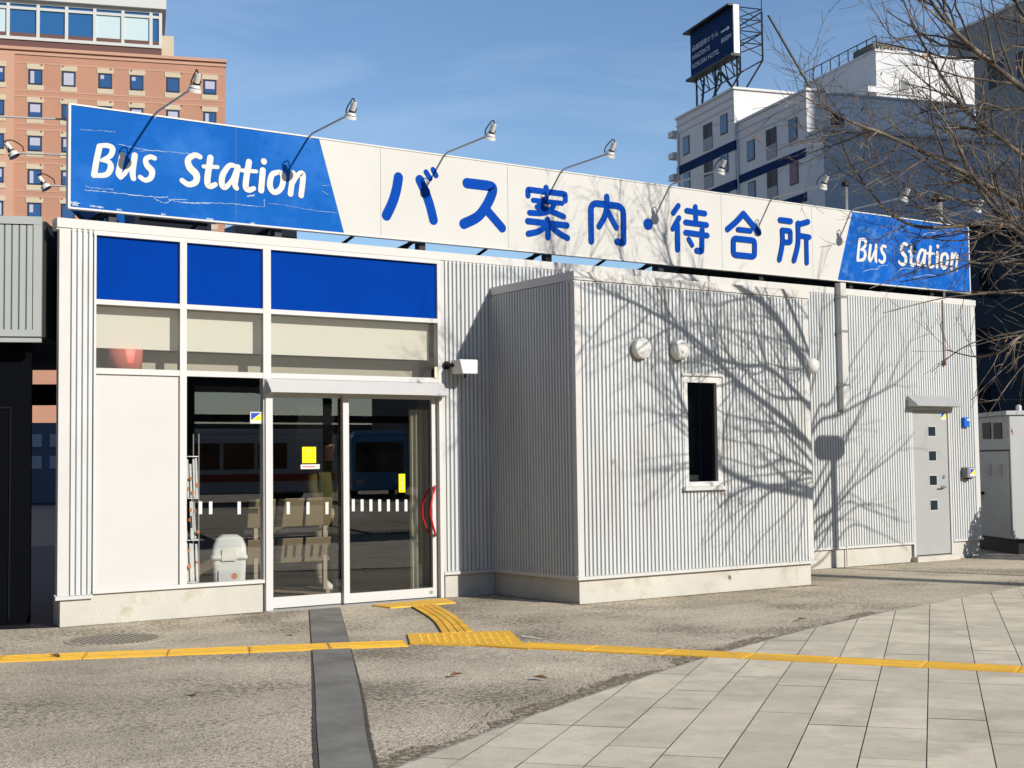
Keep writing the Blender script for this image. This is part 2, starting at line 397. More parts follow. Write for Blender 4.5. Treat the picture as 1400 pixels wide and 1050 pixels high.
tl = tile_line((c0.x-dl[0]*12.0, c0.y-dl[1]*12.0), dl, .335, 20, .60); struct(tl, 'tactile_path', YELLOW)
q0, q1 = (G(711, 878)+G(711, 887.5))/2, (G(1400, 912)+G(1400, 922))/2
dr = (q1-q0).normalized(); tr = tile_line((q0.x, q0.y), (dr.x, dr.y), .30, 26, .60); struct(tr, 'tactile_path', YELLOW)
def slab(px, z=.011):
    ring = [G(u, v) for u, v in px]; mb = MB()
    a = sum((ring[i].x*ring[(i+1) % len(ring)].y-ring[(i+1) % len(ring)].x*ring[i].y) for i in range(len(ring)))
    if a < 0: ring.reverse()
    return mb.prism(ring, (0, 0, z))
jn = slab([(556.8, 868), (697, 864), (712, 878), (722, 888.5), (650, 883.5), (561, 881)], .012)
A0, A1, B0, B1 = G(562, 868), G(697, 864.5), G(566, 881), G(712, 885)
for i in range(1, 13):
    for j in range(1, 6):
        p = (A0.lerp(A1, i/13)).lerp(B0.lerp(B1, i/13), j/6); jn.lathe((p.x, p.y, .012), (0, 0, 1), [(0, .018), (.005, .012)], 8)
struct(jn, 'tactile_path', YELLOW)
tbar = slab([(508.6, 828.6), (534, 832), (623, 825), (607, 819)], .012); struct(tbar, 'tactile_path', YELLOW)
le = smooth_path([G(562, 830.5), G(590, 848), G(604, 868)], 6); re = smooth_path([G(596, 827.5), G(624, 843.6), G(648, 865)], 6)
tp = MB(); z = Vector((0, 0, .008))
gaps = []
for i in range(len(le)-1):
    tp.quad(le[i]+z, re[i]+z, re[i+1]+z, le[i+1]+z)
struct(tp, 'tactile_path', mat('tactile_worn', (.42, .27, .07), .8, var=.2, vscale=8))
tp = MB()
for k in range(4):
    for i in range(len(le)-1):
        f0, f1 = .03+k*.245, .03+k*.245+.205
        a, b, c, d = le[i].lerp(re[i], f0), le[i].lerp(re[i], f1), le[i+1].lerp(re[i+1], f1), le[i+1].lerp(re[i+1], f0)
        ring = [a, d, c, b]; ring = [p+Vector((0, 0, .008)) for p in ring]
        tp.hexa([d+Vector((0, 0, .008)), c+Vector((0, 0, .008)), b+Vector((0, 0, .008)), a+Vector((0, 0, .008))], [p+Vector((0, 0, .014)) for p in (d, c, b, a)])
struct(tp, 'tactile_path', YELLOW)

# manhole cover by the wall, left
gc = G(158, 874.5); mh = thing('manhole_cover', 'round iron manhole cover in the asphalt below the white panel', 'manhole cover', gc)
m = MB(); m.lathe(gc, (0, 0, 1), [(0, .40), (.005, .40)], 40); m.build('cover', mat('manhole_iron', (.36, .32, .24), .8, var=.3, vscale=9, dirt=(.42, .37, .28), dscale=8, dlo=.45, dhi=.6), mh)
m = MB()
for k in range(-8, 9):
    x_ = k*.042; h_ = math.sqrt(.35**2-x_*x_) if abs(x_) < .35 else 0
    if h_ > .05: m.box(gc.x+x_-.009, gc.x+x_+.009, gc.y-h_, gc.y+h_, .005, .009)
m.build('tread', mat('manhole_tread', (.33, .29, .22), .8), mh)
# dirt and loose grit gathered along the foot of the walls and the paving edge
GRIT = mat('grit', (.17, .135, .09), .95, var=.5, vscale=14, dirt=(.45, .39, .29), dscale=22, dlo=.5, dhi=.6)
dm = MB(); rr = random.Random(8)
def grit(a, b, lo, hi, side):
    a, b = Vector((*a, 0)), Vector((*b, 0)); d = (b-a); n = int(d.length/.035); nn = Vector((d.y, -d.x, 0)).normalized()*side; prev = None; wv = .5
    for i in range(n+1):
        p = a+d*(i/n); wv = min(1, max(0, wv+rr.uniform(-.28, .28))); q = p+nn*(lo+(hi-lo)*wv); p = p+Vector((0, 0, .0028)); q.z = .0028
        if prev: dm.quad(*( (prev[0], prev[1], q, p) if side > 0 else (prev[1], prev[0], p, q)))
        prev = (p, q)
grit((.02, .02), (1.98, .02), .02, .12, 1); grit((4.0, .02), (4.66, .02), .01, .07, 1); grit((4.64, -1.48), (7.93, -1.48), .02, .12, 1); grit((4.66, .0), (4.66, -1.5), .02, .09, 1); grit((7.93, .02), (12.9, .02), .02, .09, 1)
for e0, e1 in zip(edge[1:8], edge[2:9]): grit(e0, e1, .03, .20, -1)
struct(dm, 'dirt_ground', GRIT)
pb = MB(); rr = random.Random(15)
def pebble(x, y, r):
    a = rr.uniform(0, 6.28); pts = [Vector((x+r*rr.uniform(.7, 1.1)*math.cos(a+k*1.257), y+r*rr.uniform(.7, 1.1)*math.sin(a+k*1.257), .0)) for k in range(5)]
    top = Vector((x, y, r*rr.uniform(.6, 1.0)))
    pb.add(pts+[top], [(k, (k+1) % 5, 5) for k in range(5)])
for k in range(2600):
    i = rr.randrange(1, 8); e0, e1 = edge[i], edge[i+1]; t_ = rr.random(); d_ = .02+abs(rr.gauss(0, .16)); x, y = e0[0]+(e1[0]-e0[0])*t_, e0[1]+(e1[1]-e0[1])*t_
    L_ = math.hypot(e1[0]-e0[0], e1[1]-e0[1]); pebble(x-(e1[1]-e0[1])/L_*d_, y+(e1[0]-e0[0])/L_*d_, rr.uniform(.003, .0085))
for k in range(4200):
    p = G(rr.uniform(-20, 1150), 1060-rr.random()**1.6*170)
    if p.y > -1 or any(False for _ in ()): continue
    below = True
    for e0, e1 in zip(edge, edge[1:]):
        if e0[0] <= p.x <= e1[0]: below = p.y < e0[1]+(e1[1]-e0[1])*(p.x-e0[0])/(e1[0]-e0[0])+.03
    if not below: pebble(p.x, p.y, rr.uniform(.0025, .0065))
for (a_, b_) in (((.02, -.03), (1.98, -.03)), ((4.66, -1.53), (7.93, -1.53)), ((7.95, -.03), (12.9, -.03)), ((4.60, -.1), (4.60, -1.5))):
    for k in range(260): t_ = rr.random(); pebble(a_[0]+(b_[0]-a_[0])*t_+rr.gauss(0, .01), a_[1]+(b_[1]-a_[1])*t_-abs(rr.gauss(0, .06)), rr.uniform(.003, .008))
o = pb.build('loose_gravel', mat('gravel', (.26, .225, .17), .9, island=.6)); o['kind'] = 'stuff'
sm = MB(); prev = None; wv = .1
q0_, q1_ = G(714, 872), G(900, 889)
for k in range(60):
    p = q0_.lerp(q1_, k/59); wv = min(.22, max(.02, wv+rr.uniform(-.035, .035)))*(1-.5*k/59); q = p+Vector((.55, .84, 0))*wv; p = p+Vector((.55, .84, 0))*.01; p.z = q.z = .0032
    if prev: sm.quad(prev[0], p, q, prev[1])
    prev = (p, q)
struct(sm, 'cement_ground', mat('cement_smear', (.62, .57, .47), .9, var=.2, vscale=7, dirt=(.36, .31, .23), dscale=9, dlo=.48, dhi=.6))
ck = MB()
def crack(px_):
    P_ = smooth_path([G(*q) for q in px_], 14); prev = None
    for i, p in enumerate(P_):
        p = p+Vector((rr.gauss(0, .012), rr.gauss(0, .012), .0031)); t_ = (P_[min(i+1, len(P_)-1)]-P_[max(i-1, 0)]).normalized(); n_ = Vector((-t_.y, t_.x, 0))*rr.uniform(.0006, .0026)
        if prev: ck.quad(prev[0], prev[1], p-n_, p+n_) if False else ck.quad(prev[1], p-n_, p+n_, prev[0])
        prev = (p+n_, p-n_)
for c_ in ([(60, 930), (130, 938), (230, 930), (330, 942), (428, 936)], [(500, 960), (580, 950), (690, 958), (760, 940)], [(690, 958), (640, 1000), (600, 1020)], [(820, 850), (900, 846), (985, 852), (1080, 838)], [(650, 836), (720, 840), (790, 836)], [(230, 860), (300, 856), (410, 862)]): crack(c_)
struct(ck, 'crack_ground', mat('crack_dark', (.07, .058, .042), .95))
# ------------------------------------------------------------------ corrugated wall helper
PITCHW = .0495; DEP = .024
def corr(mb, p0, p1, z0, z1, pitch=PITCHW, dep=DEP, flat=.57):
    """ribbed sheet from p0 to p1 (outside is on the right of p0->p1), ribs stand out"""
    p0, p1 = Vector((*p0, 0)), Vector((*p1, 0)); L = (p1-p0).length; d = (p1-p0)/L; n = Vector((d.y, -d.x, 0))
    k = max(1, round(L/pitch)); pt = L/k; prof = []
    s = .10*pt; fl = flat*pt; gr = pt-fl-2*s
    for i in range(k):
        x = i*pt; prof += [(x+gr/2, 0), (x+gr/2+s, dep), (x+gr/2+s+fl, dep), (x+gr/2+2*s+fl, 0)]
    prof = [(0, 0)]+prof+[(L, 0)]
    pts = [p0+d*a+n*o for a, o in prof]
    base = len(mb.v)
    for p in pts: mb.v += [Vector((p.x, p.y, z0)), Vector((p.x, p.y, z1))]
    for i in range(len(pts)-1):
        a = base+2*i; mb.f.append((a, a+2, a+3, a+1))
    return mb

# ------------------------------------------------------------------ bus station building
XB, YB, XE, XR, ZB, ZT, ZF = 4.647, -1.496, 7.927, 12.918, 3.301, 3.643, .275
DEPTH = 6.5; LB = (3.25, DEPTH)                                   # rear left corner: the left side runs back at an angle
st = thing('bus_station', 'long low white ribbed bus station waiting room with blue panels over its glass entrance', 'building')
w = MB()
corr(w, (.10, 0), (.305, 0), ZF, 3.56)
corr(w, (4.035, 0), (XB, 0), ZF, 3.56)
corr(w, (XB, 0), (XB, YB+.06), ZF, ZB-.10, dep=.034, flat=.46)
corr(w, (4.647, 0), (XE, 0), ZB-.12, 3.56)
DX0, DX1, DZ1 = 11.47, 12.30, 2.09
corr(w, (XE+.02, 0), (DX0, 0), ZF, 3.56); corr(w, (DX1, 0), (XR-.05, 0), ZF, 3.56); corr(w, (DX0, 0), (DX1, 0), DZ1, 3.56)
corr(w, (XE, YB+.04), (XE, 0), ZF, ZB-.10)
WX0, WX1, WZ0, WZ1 = 6.06, 6.545, 1.15, 2.27
corr(w, (XB+.06, YB), (WX0, YB), ZF, ZB-.10); corr(w, (WX1, YB), (XE-.04, YB), ZF, ZB-.10)
corr(w, (WX0, YB), (WX1, YB), WZ1, ZB-.10); corr(w, (WX0, YB), (WX1, YB), ZF, WZ0)
corr(w, (XR, 0), (XR, DEPTH), ZF, 3.56); corr(w, (XR, DEPTH), LB, ZF, 3.56, pitch=.2); corr(w, LB, (.02, .04), ZF, 3.56, pitch=.1)
w.build('wall', SIDING, st)
# flat corner trims
c = MB()
for bx_ in ((0, .10, -.016, .05, ZF, 3.56), (XB-.016, XB+.06, YB-.016, YB+.06, ZF, ZB-.10), (XE-.04, XE+.016, YB-.016, YB+.04, ZF, ZB-.10), (XR-.05, XR+.016, -.016, .05, ZF, 3.56), (3.985, 4.035, -.018, .05, ZF, 3.56)):
    MB().box(*bx_).build('corner_trim', WHITE, st)
cp = MB()
def coping(a, b, zt, h, pr=.028, th=.12, mb=cp):
    a, b = Vector((*a, 0)), Vector((*b, 0)); d = (b-a).normalized(); n = Vector((d.y, -d.x, 0))
    for (z0, z1, o) in ((zt-h, zt, pr), (zt-h-.018, zt-h-.003, pr-.014)):
        ring = [a+n*o, b+n*o, b-n*th, a-n*th]
        mb.hexa([Vector((p.x, p.y, z0)) for p in ring], [Vector((p.x, p.y, z1)) for p in ring])
coping((-.025, 0), (XR+.03, 0), ZT, .085); coping((XR, .13), (XR, DEPTH), ZT, .085); coping(LB, (.10, .14), ZT-.002, .085)
coping((XB, -.04), (XB, YB+.121), ZB-.001, .085); coping((XB-.028, YB), (XE+.028, YB), ZB, .085); coping((XE, YB+.122), (XE, -.04), ZB-.001, .085)
cp.build('coping', COPING, st)
rf = MB(); rf.poly([(.08, .06, 3.50), (XR-.06, .06, 3.50), (XR-.06, DEPTH-.06, 3.50), (3.2, DEPTH-.06, 3.50)])
rf.poly([(XB+.06, YB+.06, 3.16), (XE-.06, YB+.06, 3.16), (XE-.06, .0, 3.16), (XB+.06, .0, 3.16)]); rf.build('roof', mat('roof_sheet', (.25, .25, .25), .7), st)
bs = MB()
bs.box(.03, 1.975, .004, .2, -.05, ZF); bs.box(4.03, XB+.02, .004, .2, -.05, ZF)
bs.box(XB+.014, XE-.014, YB+.014, YB+.2, -.05, ZF); bs.box(XB+.0141, XB+.2, YB+.2, .0, -.05, ZF); bs.box(XE-.2, XE-.0141, YB+.2, .0, -.05, ZF)
bs.box(XE-.01, DX0-.03, .004, .2, -.05, ZF); bs.box(DX1+.03, XR-.014, .004, .2, -.05, ZF); bs.box(DX0-.03, DX1+.03, -.10, .1, -.05, .07)
bs.box(XR-.2, XR-.0141, .2, DEPTH, -.05, ZF); bs.prism([(.03, .02, -.05), (3.25, DEPTH, -.05), (3.45, DEPTH, -.05), (.3, .2, -.05)][::-1], (0, 0, .32))
bs.build('plinth', STUCCO, st)
def flash(x0, x1, y0, y1):
    fl = MB(); fl.hexa([(x0, y0, ZF-.035), (x1, y0, ZF-.035), (x1, y1, ZF-.035), (x0, y1, ZF-.035)], [(x0, y0, ZF-.006), (x1, y0, ZF-.006), (x1, y1, ZF+.012), (x0, y1, ZF+.012)]); return fl
flash(-.02, .312, -.03, .02).build('base_flashing', WHITE, st); flash(4.0, XB-.001, -.03, .02).build('base_flashing', WHITE, st)
fl = flash(XB-.03, XE+.03, YB-.03, YB+.02)
fl.box(XB-.0295, XB+.02, YB+.0201, -.0301, ZF-.0345, ZF+.004); fl.box(XE-.02, XE+.0295, YB+.0201, -.0301, ZF-.0345, ZF+.004); fl.build('base_flashing', WHITE, st)
flash(XE+.0296, DX0-.005, -.03, .02).build('base_flashing', WHITE, st); flash(DX1+.005, XR+.03, -.03, .02).build('base_flashing', WHITE, st)

# storefront frame: posts and rails butt against each other
fr = MB(); Y0f, Y1f = -.022, .05
posts = [(.312, .332), (1.122, 1.188), (1.964, 2.052), (3.950, 3.984)]
fr.box(.312, .332, Y0f, Y1f, .312, 3.515); fr.box(1.122, 1.188, Y0f, Y1f, .312, 3.515); fr.box(1.964, 2.045, Y0f, Y1f, 2.25, 3.515); fr.box(3.950, 3.984, Y0f, Y1f, 2.25, 3.515)
fr.box(.307, 3.985, Y0f-.002, Y1f, 3.515, 3.557)
spans = [(.332, 1.122), (1.188, 1.964), (2.045, 3.950)]
for a, b in spans:
    fr.box(a, b, Y0f+.003, Y1f, 2.885, 2.930); fr.box(a, b, Y0f+.003, Y1f, 2.252, 2.305)
fr.box(.310, 1.980, Y0f-.006, Y1f, .278, .312)
fr.box(1.978, 2.050, -.045, .10, 0, 2.248)                     # door jambs
fr.box(3.945, 3.984, -.045, .10, 0, 2.248)
fr.box(2.050, 3.945, -.02, .10, 2.125, 2.249)
fr.box(1.964, 1.978, Y0f, Y1f, .312, 2.25)
fr.build('storefront_frame', FRAME, st)
for a, b in spans:
    MB().box(a, b, .012, .04, 2.930, 3.515).build('blue_panel', BLUE, st)
MB().box(.332, 1.122, .004, .04, .312, 2.252).build('white_panel', mat('white_panel_paint', (.525, .515, .495), .5, var=.02, vscale=1.1, dirt=(.49, .47, .43), dscale=1.4, dlo=.55, dhi=.9), st)
for a, b in spans:
    MB().quad((a, .014, 2.305), (b, .014, 2.305), (b, .014, 2.885), (a, .014, 2.885)).build('frosted_pane', FROST, st)
pane = MB().quad((1.188, .014, .312), (1.964, .014, .312), (1.964, .014, 2.252), (1.188, .014, 2.252)).build('window_pane', GLASS, st)

def dash(x, z, y, h=.12, wd=.034):
    return MB().box(x-wd/2, x+wd/2, y-.0022, y-.0012, z, z+h)
for u in (274, 288, 327): p = on(u, 703, 1, .012); dash(p.x, p.z, .013).build('safety_mark', STWHITE, pane)
def duo_sticker(parent, x0, x1, z0, z1, y, name='security_sticker'):
    o = MB().box(x0, x1, y-.002, y-.001, z0, z1).build(name, STWHITE, parent, label='square sticker split into a blue and a yellow triangle')
    i = (x1-x0)*.08; zl = z0+(z1-z0)*.28
    MB().prism([(x0+i, y-.003, zl), (x0+i, y-.003, z1-i), (x1-i, y-.003, z1-i)], (0, .0007, 0)).build('blue_triangle', STBLUE, o)
    MB().prism([(x0+i*1.8, y-.003, zl), (x1-i, y-.003, z1-i*1.8), (x1-i, y-.003, zl)], (0, .0007, 0)).build('yellow_triangle', STYELLOW, o)
    return o
a, b = on(342, 563, 1, .01), on(358, 579, 1, .01)
# stickers sit directly on the building glass
pst = duo_sticker(st, a.x, min(b.x, 1.962), b.z, a.z, .012)

# entrance hood, wedge shaped
hd = MB(); ring = [(2.0, -.05, 2.105), (2.0, -.19, 2.118), (2.0, -.19, 2.128), (2.0, -.05, 2.238)]
hd.prism([(1.985, -.046, 2.10), (1.985, -.155, 2.112), (1.985, -.155, 2.128), (1.985, -.046, 2.245)][::-1], (2.01, 0, 0)); hd.build('entrance_hood', mat('hood_metal', (.47, .47, .455), .45, var=.05, vscale=2), st)

# sliding doors (each a part with its own glass, handle and stickers)
def leaf(x0, x1, y, zt, zb, sl_, sr):
    d = MB(); t = .036
    d.box(x0, x0+sl_, y, y+t, .02, zt); d.box(x1-sr, x1, y, y+t, .02, zt); d.box(x0+sl_, x1-sr, y+.001, y+t-.001, .02, zb); d.box(x0+sl_, x1-sr, y+.001, y+t-.001, zt-.045, zt)
    o = d.build('sliding_door', FRAME, st)
    MB().quad((x0+sl_, y+.018, zb), (x1-sr, y+.018, zb), (x1-sr, y+.018, zt-.045), (x0+sl_, y+.018, zt-.045)).build('glass', GLASS, o)
    return o
dL = leaf(2.055, 2.875, .055, 2.12, .125, .02, .02)
dR = leaf(2.845, 3.940, .012, 2.12, .115, .065, .055)
yl = .0725
def rectpx(u0, v0, u1, v1, y): 
    a, b = on(u0, v0, 1, y), on(u1, v1, 1, y); return a.x, b.x, b.z, a.z
x0, x1, z0, z1 = rectpx(413, 611, 432, 633, yl); s1 = MB().box(x0, x1, yl-.002, yl-.001, z0, z1).build('yellow_sticker', STYELLOW, dL)
MB().box(x0+.06, x1-.06, yl-.003, yl-.0021, z1-.045, z1-.035).build('print', STGREY, s1)
x0, x1, z0, z1 = rectpx(411, 635, 437, 641, yl); s1 = MB().box(x0, x1, yl-.002, yl-.001, z0, z1).build('white_sticker', STWHITE, dL)
MB().box(x0+.02, x1-.05, yl-.003, yl-.0021, z0+.018, z1-.018).build('print', STRED, s1)
for u in (394, 421, 447): p = on(u, 703, 1, yl); dash(p.x, p.z, yl).build('safety_mark', STWHITE, dL)
yr = .029
x0, x1, z0, z1 = rectpx(545, 648, 554, 673, yr); s1 = MB().box(x0, x1, yr-.002, yr-.001, z0, z1).build('yellow_sticker', STYELLOW, dR)
pr = MB()
for k in range(5): zz = z1-.03-k*(z1-z0-.05)/5; pr.box(x0+.03, x1-.03, yr-.003, yr-.0021, zz-.024, zz)
pr.build('print', STGREY, s1)
for u in (483, 495, 507, 519, 531, 543, 555): p = on(u, 699, 1, yr); dash(p.x, p.z, yr).build('safety_mark', STWHITE, dR)
for yo, sg, m_ in ((.008, -1, RED), (.050, 1, RED)):
    h = MB(); P = []
    for k in range(13):
        t = k/12; bow = math.sin(math.pi*t); P.append((3.905-.085*bow, yo+sg*(.012+.055*math.sin(math.pi*t)**.5), 1.17-.52*t))
    h.tube(P, .0125, 8); h.build('door_handle', m_, dR, smooth=True)
MB().lathe((3.86, .011, .07), (0, -1, 0), [(0, .018), (.004, .018)], 10).build('lock', GREYSTEEL, dR)
MB().box(1.98, 3.98, -.06, .12, -.02, .012).build('door_sill', GREYSTEEL, st)

# narrow window of the projecting block
wf = MB(); y = YB-.03
wf.box(WX0-.02, WX1+.02, y, YB+.03, WZ1-.045, WZ1+.02); wf.box(WX0-.02, WX0+.03, y, YB+.03, WZ0+.03, WZ1-.045); wf.box(WX1-.04, WX1+.02, y, YB+.03, WZ0+.03, WZ1-.045)
wf.box(WX0-.02, WX1+.02, y-.004, YB+.03, WZ0-.02, WZ0+.03)
win = wf.build('window', FRAME, st)
MB().box(WX0-.06, WX1+.05, YB-.075, YB+.02, WZ0-.06, WZ0-.022).build('sill', WHITE, win)
MB().box(WX0-.05, WX1+.05, YB-.05, YB+.02, WZ1+.022, WZ1+.05).build('head_trim', WHITE, win)
MB().quad((WX0+.03, YB+.012, WZ0+.03), (WX1-.04, YB+.012, WZ0+.03), (WX1-.04, YB+.012, WZ1-.045), (WX0+.03, YB+.012, WZ1-.045)).build('pane', GLASSW, win)
MB().box(WX0+.24, WX0+.262, YB+.03, YB+.045, WZ0+.03, WZ1-.045).build('mullion', BLACK, win)
MB().box(WX0-.01, WX1+.01, YB+.25, YB+.27, WZ0-.1, WZ1+.1).build('blind', mat('dark_blind', (.006, .012, .012), .7), win)
MB().box(WX0+.06, WX0+.26, YB+.05, YB+.09, WZ0+.04, WZ0+.10).build('shelf_item', STGREY, win)

# steel side door
sd = MB(); sd.box(DX0+.045, DX1-.045, -.004, .04, .085, DZ1-.04)
door = sd.build('steel_door', DOORMET, st)
df = MB(); df.box(DX0, DX0+.04, -.022, .05, .07, DZ1); df.box(DX1-.04, DX1, -.022, .05, .07, DZ1); df.box(DX0+.04, DX1-.04, -.022, .05, DZ1-.035, DZ1); df.build('frame', mat('door_frame', (.50, .50, .49), .4), door)
for v0 in (582, 615.5, 649, 683):
    a, b = on(1267, v0, 1, 0), on(1280, v0+15.5, 1, 0)
    pnl = MB(); pnl.box(11.835, 12.015, -.007, .0, b.z, a.z); o = pnl.build('vision_panel', mat('vision_frame', (.45, .45, .44), .4), door)
    MB().quad((11.85, -.0085, b.z+.015), (12.0, -.0085, b.z+.015), (12.0, -.0085, a.z-.015), (11.85, -.0085, a.z-.015)).build('glass', mat('dark_glass', (.02, .03, .04), .08, spec=.5), o)
hb = MB(); hb.box(12.10, 12.16, -.018, -.004, .98, 1.02); hb.tube([(12.13, -.02, 1.0), (12.13, -.06, 1.0), (12.02, -.06, 1.0)], .011, 8); MB().lathe((12.15, -.004, 1.14), (0, -1, 0), [(0, .025), (.014, .025)], 10).build('lock', GREYSTEEL, door)
hb.build('handle', GREYSTEEL, door)
duo_sticker(door, 12.13, 12.23, 1.93, 2.03, -.004)
hd = MB(); hd.prism([(11.40, -.02, 2.10), (11.40, -.20, 2.11), (11.40, -.20, 2.13), (11.40, -.02, 2.265)][::-1], (.98, 0, 0)); hd.build('door_hood', DOORMET, st)

# interior
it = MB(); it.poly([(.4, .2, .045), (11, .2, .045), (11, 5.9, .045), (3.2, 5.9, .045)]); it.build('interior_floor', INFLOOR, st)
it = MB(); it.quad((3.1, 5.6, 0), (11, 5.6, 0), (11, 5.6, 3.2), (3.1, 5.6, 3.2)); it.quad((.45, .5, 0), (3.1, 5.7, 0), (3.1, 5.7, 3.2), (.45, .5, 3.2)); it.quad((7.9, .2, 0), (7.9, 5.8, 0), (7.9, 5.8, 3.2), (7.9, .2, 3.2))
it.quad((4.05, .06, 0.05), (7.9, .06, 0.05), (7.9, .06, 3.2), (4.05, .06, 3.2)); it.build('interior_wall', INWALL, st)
it = MB(); it.poly([(.4, .1, 2.98), (3.2, 5.9, 2.98), (8, 5.9, 2.98), (8, .1, 2.98)]); it.build('ceiling', mat('ceiling_tile', (.30, .30, .28), .8), st)
# bright bulkhead and dark shelf close behind the frosted band
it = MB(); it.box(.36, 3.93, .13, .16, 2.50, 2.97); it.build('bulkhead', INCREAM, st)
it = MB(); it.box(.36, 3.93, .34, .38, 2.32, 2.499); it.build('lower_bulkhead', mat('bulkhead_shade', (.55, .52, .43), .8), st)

# ------------------------------------------------------------------ things in the waiting room
pk = thing('bucket', 'pink bucket seen blurred through the frosted band above the white panel', 'bucket', (.66, .17, 2.306))
MB().lathe((.66, .17, 2.306), (0, 0, 1), [(0, .155), (.18, .165), (.185, .16)], 20).build('body', PINK, pk, smooth=True)
MB().tube([(.66+.16*math.cos(t), .17, 2.48+.07*math.sin(t)) for t in [k*math.pi/10 for k in range(11)]], .006, 6).build('handle', PINK, pk)

bn = thing('waste_bin', 'white plastic waste bin with domed swing lid behind the glass', 'waste bin', (1.80, .42, .046))
b = MB()
def rr_ring(cx, cy, hw, hd_, z, r=.05, n=4):
    out = []
    for sx, sy, a0 in ((1, 1, 0), (-1, 1, 90), (-1, -1, 180), (1, -1, 270)):
        for k in range(n+1):
            a = R(a0+90*k/n); out.append(Vector((cx+sx*(hw-r)+r*math.cos(a), cy+sy*(hd_-r)+r*math.sin(a), z)))
    return out
def loft(mb, rings, caps=True):
    base = len(mb.v); n = len(rings[0])
    for r_ in rings: mb.v += [Vector(p) for p in r_]
    for i in range(len(rings)-1):
        for j in range(n):
            a = base+i*n+j; c_ = base+i*n+(j+1) % n; mb.f.append((a, c_, c_+n, a+n))
    if caps: mb.f.append(tuple(base+j for j in reversed(range(n)))); mb.f.append(tuple(base+(len(rings)-1)*n+j for j in range(n)))
    return mb
loft(b, [rr_ring(1.8, .42, .145, .145, .046), rr_ring(1.8, .42, .165, .165, .50)]); b.build('body', BINW, bn, smooth=False)
b = MB(); loft(b, [rr_ring(1.8, .42, .182, .182, .50), rr_ring(1.8, .42, .182, .182, .535), rr_ring(1.8, .42, .168, .172, .545), rr_ring(1.8, .42, .162, .168, .63), rr_ring(1.8, .42, .13, .15, .70, .05), rr_ring(1.8, .42, .075, .11, .735, .04)]); b.build('lid', BINW, bn, smooth=True)
b = MB(); loft(b, [rr_ring(1.8, .2365, .07, .004, .49, .003), rr_ring(1.8, .2365, .07, .004, .60, .003)]); b.build('flap_catch', BINW, bn)
lb = MB(); lb.box(1.70, 1.90, .2455, .249, .12, .40); lo = lb.build('label', STWHITE, bn)
lb = MB()
for k in range(4): lb.box(1.72, 1.86-.02*(k % 2), .2435, .245, .24-.035*k, .25-.035*k)
lb.build('print', STGREY, lo); MB().lathe((1.85, .245, .34), (0, -1, 0), [(0, .03), (.0015, .03)], 14).build('printed_badge', ORANGE, lo)

bn.rotation_euler.z = R(-24)
rk = thing('leaflet_rack', 'tall narrow rack of white and orange leaflets beside the left window post', 'rack', (1.34, .36, .046))
b = MB()
for dx in (-.09, .09):
    for dy in (-.07, .07): b.tube([(1.34+dx, .36+dy, .046), (1.34+dx, .36+dy, 1.72)], .008, 6)
for zz in (.30, .7, 1.1, 1.5): b.tube([(1.25, .29, zz), (1.43, .29, zz), (1.43, .43, zz), (1.25, .43, zz), (1.25, .29, zz)], .005, 5)
b.build('frame', GREYSTEEL, rk)
rg = random.Random(2); wl = MB(); ol = MB()
for zz in (.31, .71, 1.11):
    for k in range(6):
        x = 1.26+.028*k; h = rg.uniform(.30, .39); y = .262+rg.uniform(0, .06); wl.hexa([(x, y, zz), (x+.02, y, zz), (x+.02, y+.01, zz), (x, y+.01, zz)], [(x, y+.03, zz+h), (x+.02, y+.03, zz+h), (x+.02, y+.04, zz+h), (x, y+.04, zz+h)])
    for k in range(4):
        x = 1.25+rg.uniform(0, .16); y = .275; z0 = zz+rg.uniform(0, .32); a_ = rg.uniform(.018, .034); ol.box(x, x+a_, y, y+.006, z0, z0+a_*rg.uniform(.6, 1.3))
wl.build('leaflets', STWHITE, rk); ol.build('orange_leaflets', ORANGE, rk)

def bench(x, y, label):
    t = thing('bench', label, 'bench', (x, y, .046)); 
    for k in range(3):
        a = x+.02+k*.33
        m = MB(); m.hexa([(a, y+.44, .40), (a+.30, y+.44, .40), (a+.30, y+.52, .40), (a, y+.52, .40)], [(a, y+.02, .43), (a+.30, y+.02, .43), (a+.30, y+.04, .47), (a, y+.04, .47)])
        m.v = [Vector(p) for p in m.v]; m.build('seat', TAN, t, bevel=.008)
        m = MB(); m.hexa([(a, y+.0, .76), (a+.30, y+.0, .76), (a+.30, y+.03, .76), (a, y+.03, .76)], [(a, y-.06, 1.06), (a+.30, y-.06, 1.06), (a+.30, y-.03, 1.06), (a, y-.03, 1.06)]); m.build('backrest', TAN, t, bevel=.008)
        m = MB(); m.hexa([(a, y+.02, .38), (a+.30, y+.02, .38), (a+.30, y+.05, .38), (a, y+.05, .38)], [(a, y-.02, .64), (a+.30, y-.02, .64), (a+.30, y+.01, .64), (a, y+.01, .64)]); m.build('back_shell', TAN, t, bevel=.008)
    m = MB(); m.box(x, x+1.02, y+.03, y+.07, .70, .74); m.box(x, x+1.02, y+.2, y+.26, .34, .385); m.build('rail', STEEL, t)
    for a in (x+.1, x+.90):
        m = MB(); m.box(a, a+.045, y+.01, y+.05, .08, 1.0); m.box(a, a+.045, y-.05, y+.45, .046, .08); m.build('leg', mat('bench_leg', (.30, .24, .17), .5), t)
    return t
bench(2.22, 1.0, 'tan three seat waiting bench with dark rails just inside the left door')
bench(4.7, 3.6, 'tan three seat waiting bench deeper in the waiting room')

